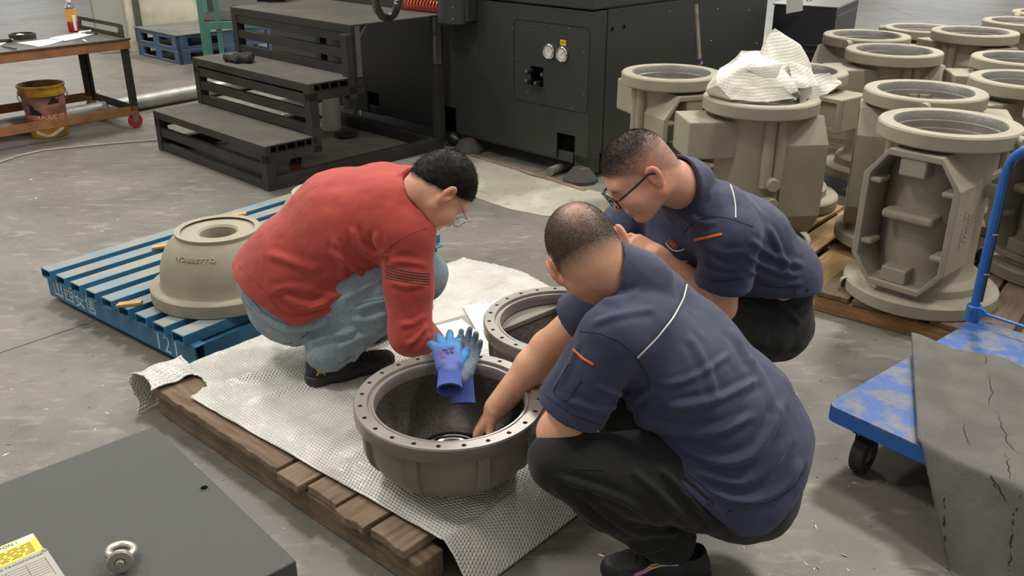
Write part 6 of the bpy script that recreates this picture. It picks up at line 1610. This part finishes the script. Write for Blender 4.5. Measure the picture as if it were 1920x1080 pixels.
# ---- the man in the red sweatshirt
lr = unit((.42, -.9, -.05))
PR = dict(label='man in red sweatshirt and pale blue jeans, squatting on the bubble wrap and writing', root=(-.5, 2.75, .125),
    head=((-.215, 2.68, .765), (.42, .22, -.88), (.74, .42, .50)), neck=(-.30, 2.71, .745), neck_r=.056, flare=.12,
    spine=[(-.80, 2.80, .36), (-.70, 2.79, .47), (-.535, 2.77, .62), (-.40, 2.74, .69)], lat=[lr]*4,
    hw=[.19, .197, .205, .19], hd=[.14, .139, .14, .11], torso_k=.07,
    shR=(-.325, 2.60, .64), elR=(-.312, 2.51, .355), wrR=(-.27, 2.74, .215), handR=((.45, .75, -.45), (.3, -.3, .9), -1, (.5, .7, .8, .9), (.5, .5)),
    shL=(-.36, 2.93, .68), elL=(-.34, 2.97, .42), wrL=(-.31, 2.79, .40), handL=((.2, -.6, -.5), (.1, .5, .8), 1, (.4, .5, .5, .5), (.5, .3)),
    hipR=(-.69, 2.71, .35), knR=(-.29, 2.63, .50), anR=(-.60, 2.625, .235), toeR=(.88, .47, 0),
    hipL=(-.77, 2.88, .35), knL=(-.36, 2.90, .51), anL=(-.62, 2.88, .235), toeL=(.9, .4, 0),
    pelvis=[(-.765, 2.80, .34), (-.79, 2.80, .405)], pel_hw=[.178, .168], pel_hd=[.125, .118], hem=.015, leg_r=(.112, .092, .08, .072),
    short=False, sleeve_r=(.082, .068), hem_fn=lambda P: .8*(.345+.6*np.clip(P[:, 0]+.66, 0, 1)+.55*np.clip(-.70-P[:, 0], 0, 1)-P[:, 2]), collar_h=.015,
    m_tr=M_DENIM, m_top=M_RED, top_name='sweatshirt', skin='dca687', hairc='1c1713', hairline=hl_plain(.62, -.005),
    stubble=lambda x, y, z: .9, strand_w=lambda x, y, z: np.ones_like(x), hair_shell=.005,
    hair_planes=[((0, -.01, -.002), (0, .62, -1))],
    m_hair=M_HAIR, n_strands=9000, strand_len=.010, lean=1.3, seed=4,
    sfolds=[([(588.9, 528.9), (628.9, 511.1), (668.9, 528.9)], 0.004, 10), ([(660.0, 426.7), (673.3, 466.7), (708.9, 484.4)], 0.008, 9), ([(615.6, 471.1), (651.1, 488.9), (682.2, 520.0)], 0.007, 9), ([(606.7, 555.6), (651.1, 546.7), (686.7, 511.1)], 0.01, 10), ([(580.0, 577.8), (620.0, 564.4), (660.0, 546.7)], 0.009, 9), ([(531.1, 555.6), (566.7, 573.3), (611.1, 568.9)], 0.008, 10), ([(500.0, 475.6), (553.3, 493.3), (597.8, 511.1)], 0.005, 12), ([(508.9, 546.7), (544.4, 537.8), (588.9, 546.7)], 0.004, 10), ([(624.4, 448.9), (642.2, 488.9), (642.2, 520.0)], 0.005, 9), ([(704.4, 435.6), (708.9, 466.7), (726.7, 484.4)], 0.006, 8), ([(731.1, 528.9), (757.8, 537.8), (797.8, 533.3)], 0.004, 8), ([(762.2, 648.9), (784.4, 635.6), (802.2, 608.9)], 0.006, 7), ([(775.6, 662.2), (795.6, 644.4), (806.7, 626.7)], 0.006, 7), ([(748.9, 608.9), (775.6, 608.9), (797.8, 591.1)], 0.004, 8), ([(726.7, 493.3), (757.8, 488.9), (802.2, 497.8)], 0.004, 8)],
    tfolds=[([(531.1, 617.8), (575.6, 617.8), (620.0, 600.0)], 0.006, 9), ([(566.7, 648.9), (615.6, 631.1), (668.9, 622.2)], 0.006, 8), ([(668.9, 582.2), (695.6, 568.9), (726.7, 564.4)], 0.006, 8), ([(660.0, 600.0), (695.6, 600.0), (731.1, 586.7)], 0.006, 8), ([(633.3, 653.3), (668.9, 635.6), (713.3, 617.8)], 0.006, 8), ([(642.2, 564.4), (668.9, 546.7), (704.4, 528.9)], 0.005, 8), ([(686.7, 644.4), (668.9, 662.2), (660.0, 680.0)], 0.006, 7), ([(500.0, 617.8), (544.4, 635.6), (588.9, 635.6)], 0.005, 8), ([(704.4, 528.9), (722.2, 511.1)], 0.005, 7)])
PR['pts'] = [PR[k] for k in ('shL', 'elL', 'wrL', 'shR', 'elR', 'wrR', 'knL', 'knR', 'anL', 'anR', 'hipL', 'hipR')]+[PR['head'][0], (-.75, 2.8, .35)]
make_person(PR)
# ------------------------------------------------------------------ clothing details, shoes, glasses
def Fx(*p): return [(960+x/1.46, 340+y/1.46) for x, y in p]
def Rx(*p): return [(420+x/2.25, 280+y/2.25) for x, y in p]
def loc(o, J):
    if o is not None: o.data.transform(Matrix.Translation(Vector(J['inv'])))
    return o
M_NAVYD = mat('navy_seam', '1f2333', .8, 0, .05)
M_STRIPE = mat('grey_stripe', '5c4843', .85)
M_REDD = mat('red_seam', '8f362e', .85); M_DENIMD = mat('denim_seam', '4c5a66', .85, 0, .1); M_DENIML = mat('denim_waistband', '8d9aa0', .85, 0, .2, 60, .5, 120)
def snap(bv, px, r, J, parent):
    P = on_surface(bv, None, [px], .0005)
    if not P: return
    h = bv.ray_cast(Vector((0, 0, CH)), raydir(*px)); n = h[1]*(-1 if h[1].dot(raydir(*px)) > 0 else 1)
    T = frame(h[0], n.orthogonal(), n.cross(n.orthogonal())); 
    loc(MB().lathe([(0, .003), (r*.5, .003), (r*.8, .0035), (r, .002), (r, -.002)], 16, T).build('snap_button', M_SNAP, parent), J)
# front man in navy
bvF = tree(PF['UV'], PF['UF']); bvFT = tree(PF['TV'], PF['TF'])
def S_(name, bv, px, r, m, J, parent): return loc(seam(name, bv, px, r, m, parent), J)
S_('reflective_piping', bvF, Fx((480, 275), (470, 320), (440, 375), (395, 430), (342, 483)), .0022, M_PIPE, PF, PF['top'])
S_('yoke_seam', bvF, Fx((474, 275), (463, 318), (433, 372), (388, 428), (336, 478)), .0012, M_NAVYD, PF, PF['top'])
S_('sleeve_seam', bvF, Fx((185, 410), (240, 415), (300, 440), (340, 480), (370, 530), (378, 580)), .0013, M_NAVYD, PF, PF['top'])
S_('sleeve_seam', bvF, Fx((90, 585), (170, 640), (255, 672)), .0011, M_NAVYD, PF, PF['top'])
S_('hem_seam', bvF, Fx((480, 800), (540, 850), (620, 885), (700, 880), (770, 840), (805, 780)), .0013, M_NAVYD, PF, PF['top'])
loc(strip('sleeve_zip', bvF, Fx((168, 460), (195, 485), (224, 502)), None, 5, M_ORANGE, PF['top']), PF)
S_('sleeve_pocket_seam', bvF, Fx((155, 500), (110, 580), (150, 605), (190, 545)), .001, M_NAVYD, PF, PF['top'])
for p in Fx((542, 880), (594, 907)): snap(bvF, p, .0065, PF, PF['top'])
S_('trouser_seam', bvFT, Fx((110, 810), (180, 785), (250, 790)), .001, M_BLKP, PF, PF['tro'])
# man with glasses
bvB = tree(PB['UV'], PB['UF'])
S_('reflective_piping', bvB, Fx((560, -50), (590, -10), (605, 30), (612, 65), (612, 100)), .0022, M_PIPE, PB, PB['top'])
S_('sleeve_seam', bvB, Fx((470, 140), (500, 110), (540, 95), (600, 102), (660, 125)), .0013, M_NAVYD, PB, PB['top'])
S_('sleeve_seam', bvB, Fx((512, 262), (560, 275), (625, 268)), .0011, M_NAVYD, PB, PB['top'])
loc(strip('sleeve_zip', bvB, Fx((500, 160), (540, 153), (575, 145)), None, 5.5, M_ORANGE, PB['top']), PB)
S_('chest_piping', bvB, Fx((421, 168), (432, 185), (450, 194), (472, 186)), .002, M_PIPE, PB, PB['top'])
loc(strip('chest_zip', bvB, Fx((419, 205), (445, 219), (482, 220)), None, 5.5, M_ORANGE, PB['top']), PB)
S_('hem_seam', bvB, Fx((660, 278), (730, 292), (790, 285), (826, 262)), .0013, M_NAVYD, PB, PB['top'])
for p in Fx((776, 302), (808, 297)): snap(bvB, p, .006, PB, PB['top'])
P = on_surface(bvB, None, Fx((440, 172)), .002)
if P:
    pts = on_surface(bvB, None, Fx((425, 160), (458, 185)), .002)
    if len(pts) == 2:
        xa = (pts[1]-pts[0]); h = bvB.ray_cast(Vector((0, 0, CH)), raydir(*Fx((440, 172))[0])); n = h[1]*(-1 if h[1].dot(raydir(1260, 450)) > 0 else 1)
        loc(text_part('chest_lettering', '1881', .022, M_ORANGE, PB['top'], frame(P[0], xa, n.cross(xa)), .0004), PB)
glasses(PB['P'], PB['HC']+PB['inv'], PB['HM'], M_GLBLACK, 1.12, .0028, (.030, .022))
glasses(PR['P'], PR['HC']+PR['inv'], PR['HM'], mat('thin_metal_frame', '8f857a', .3, .7), 1., .0013, (.024, .02))
# man in red
bvR = tree(PR['UV'], PR['UF']); bvRT = tree(PR['TV'], PR['TF'])
for k in range(5):
    f = k/4; a = [(683, 490+50*f), (730, 505+47*f), (790, 517+45*f), (835, 523+44*f), (868, 524+44*f)]
    loc(strip('sleeve_stripe', bvR, Rx(*a), None, 1.9, M_STRIPE, PR['top'], .0012), PR)
S_('shoulder_seam', bvR, Rx((668, 440), (720, 392), (790, 352), (858, 333)), .0013, M_REDD, PR, PR['top'])
S_('hem_seam', bvR, Rx((66, 495), (130, 550), (185, 610), (215, 660), (265, 690), (330, 705), (400, 680)), .0013, M_REDD, PR, PR['top'])
S_('collar_seam', bvR, Rx((735, 95), (770, 110), (795, 150), (808, 215)), .0014, M_REDD, PR, PR['top'])
S_('trouser_seam', bvRT, Rx((385, 730), (340, 790), (280, 820), (220, 822)), .0012, M_DENIMD, PR, PR['tro'])
S_('trouser_seam', bvRT, Rx((480, 905), (530, 880), (600, 850)), .0012, M_DENIMD, PR, PR['tro'])
S_('trouser_seam', bvRT, Rx((550, 660), (620, 640), (690, 630)), .0012, M_DENIMD, PR, PR['tro'])
loc(strip('waistband', bvRT, Rx((84, 592), (112, 650), (160, 705), (220, 742), (285, 760)), None, 15, M_DENIML, PR['tro'], .002), PR)
# shoes
def rootless(J, f):
    before = set(COL.objects); r = f()
    for o in set(COL.objects)-before: o.data.transform(Matrix.Translation(Vector(J['inv'])))
    return r
def shoe_for(J, heel, toe, m_up=M_SHOE, L=None):
    h = A3(heel); d = A3(toe)-h; return rootless(J, lambda: shoe(J['P'], h, d, (0, 0, 1), m_up, M_SOLE, L or float(np.linalg.norm(d))))
TF_, SV, SF = shoe_for(PF, G(1332, 1088, 0), G(1120, 1078, 0))
shoe_for(PF, (.53, 2.10, 0), (.27, 2.19, 0)); shoe_for(PB, (.80, 2.69, 0), (.55, 2.58, 0)); shoe_for(PB, (.74, 2.92, 0), (.48, 2.83, 0)); shoe_for(PR, (-.69, 2.86, .13), (-.43, 2.97, .13))
TR_, SVR, SFR = shoe_for(PR, G(570, 722, .128), G(745, 676, .128))
bs_ = tree(SV, SF)
def rainbow():
    m = bpy.data.materials.new('iridescent_print'); m.use_nodes = True; nt = m.node_tree; b = nt.nodes['Principled BSDF']; tc = nt.nodes.new('ShaderNodeTexCoord'); sp = nt.nodes.new('ShaderNodeSeparateXYZ'); r = nt.nodes.new('ShaderNodeValToRGB')
    nt.links.new(tc.outputs['Generated'], sp.inputs[0]); nt.links.new(sp.outputs[0], r.inputs[0]); nt.links.new(r.outputs[0], b.inputs['Base Color']); b.inputs['Roughness'].default_value = .3
    e = r.color_ramp.elements; e[0].color = (*srgb('b07ac0'), 1); e[1].color = (*srgb('6fa8c8'), 1)
    for p, c in ((.3, 'd07a9a'), (.45, 'd8b060'), (.6, '8ac07a'), (.8, '60b8c8')): k = e.new(p); k.color = (*srgb(c), 1)
    return m
MRB = rainbow()
for dy in (0, 7): loc(strip('shoe_stripe', bs_, [(1188, 1078+dy*.4), (1208, 1070+dy*.5), (1222, 1060+dy*.8), (1240, 1055+dy*.8), (1262, 1054+dy*.8), (1272, 1054+dy*.8)], None, 3.5, MRB, PF['P'], .001), PF)
bsR = tree(SVR, SFR); M_GOLD = mat('gold_emblem', 'c79a3a', .4, .4)
for pl in ([(594, 692), (597, 697), (602, 698.5), (607, 697), (610, 692)], [(594, 704), (597, 699), (602, 697.5), (607, 699), (610, 704)]):
    loc(strip('shoe_emblem', bsR, pl, None, 3., M_GOLD, PR['P'], .001), PR)
# pen in the writing hand
pa, pb = G(806, 600, .255), G(838, 640, .14)
o = MB().tube([Vector(), (pb-pa)*.85, pb-pa], [.0045, .0045, .001], 8).build('pen', M_BLKP); o.location = pa; tag(o, 'black ballpoint pen held by the man in red', 'pen')
gloves()
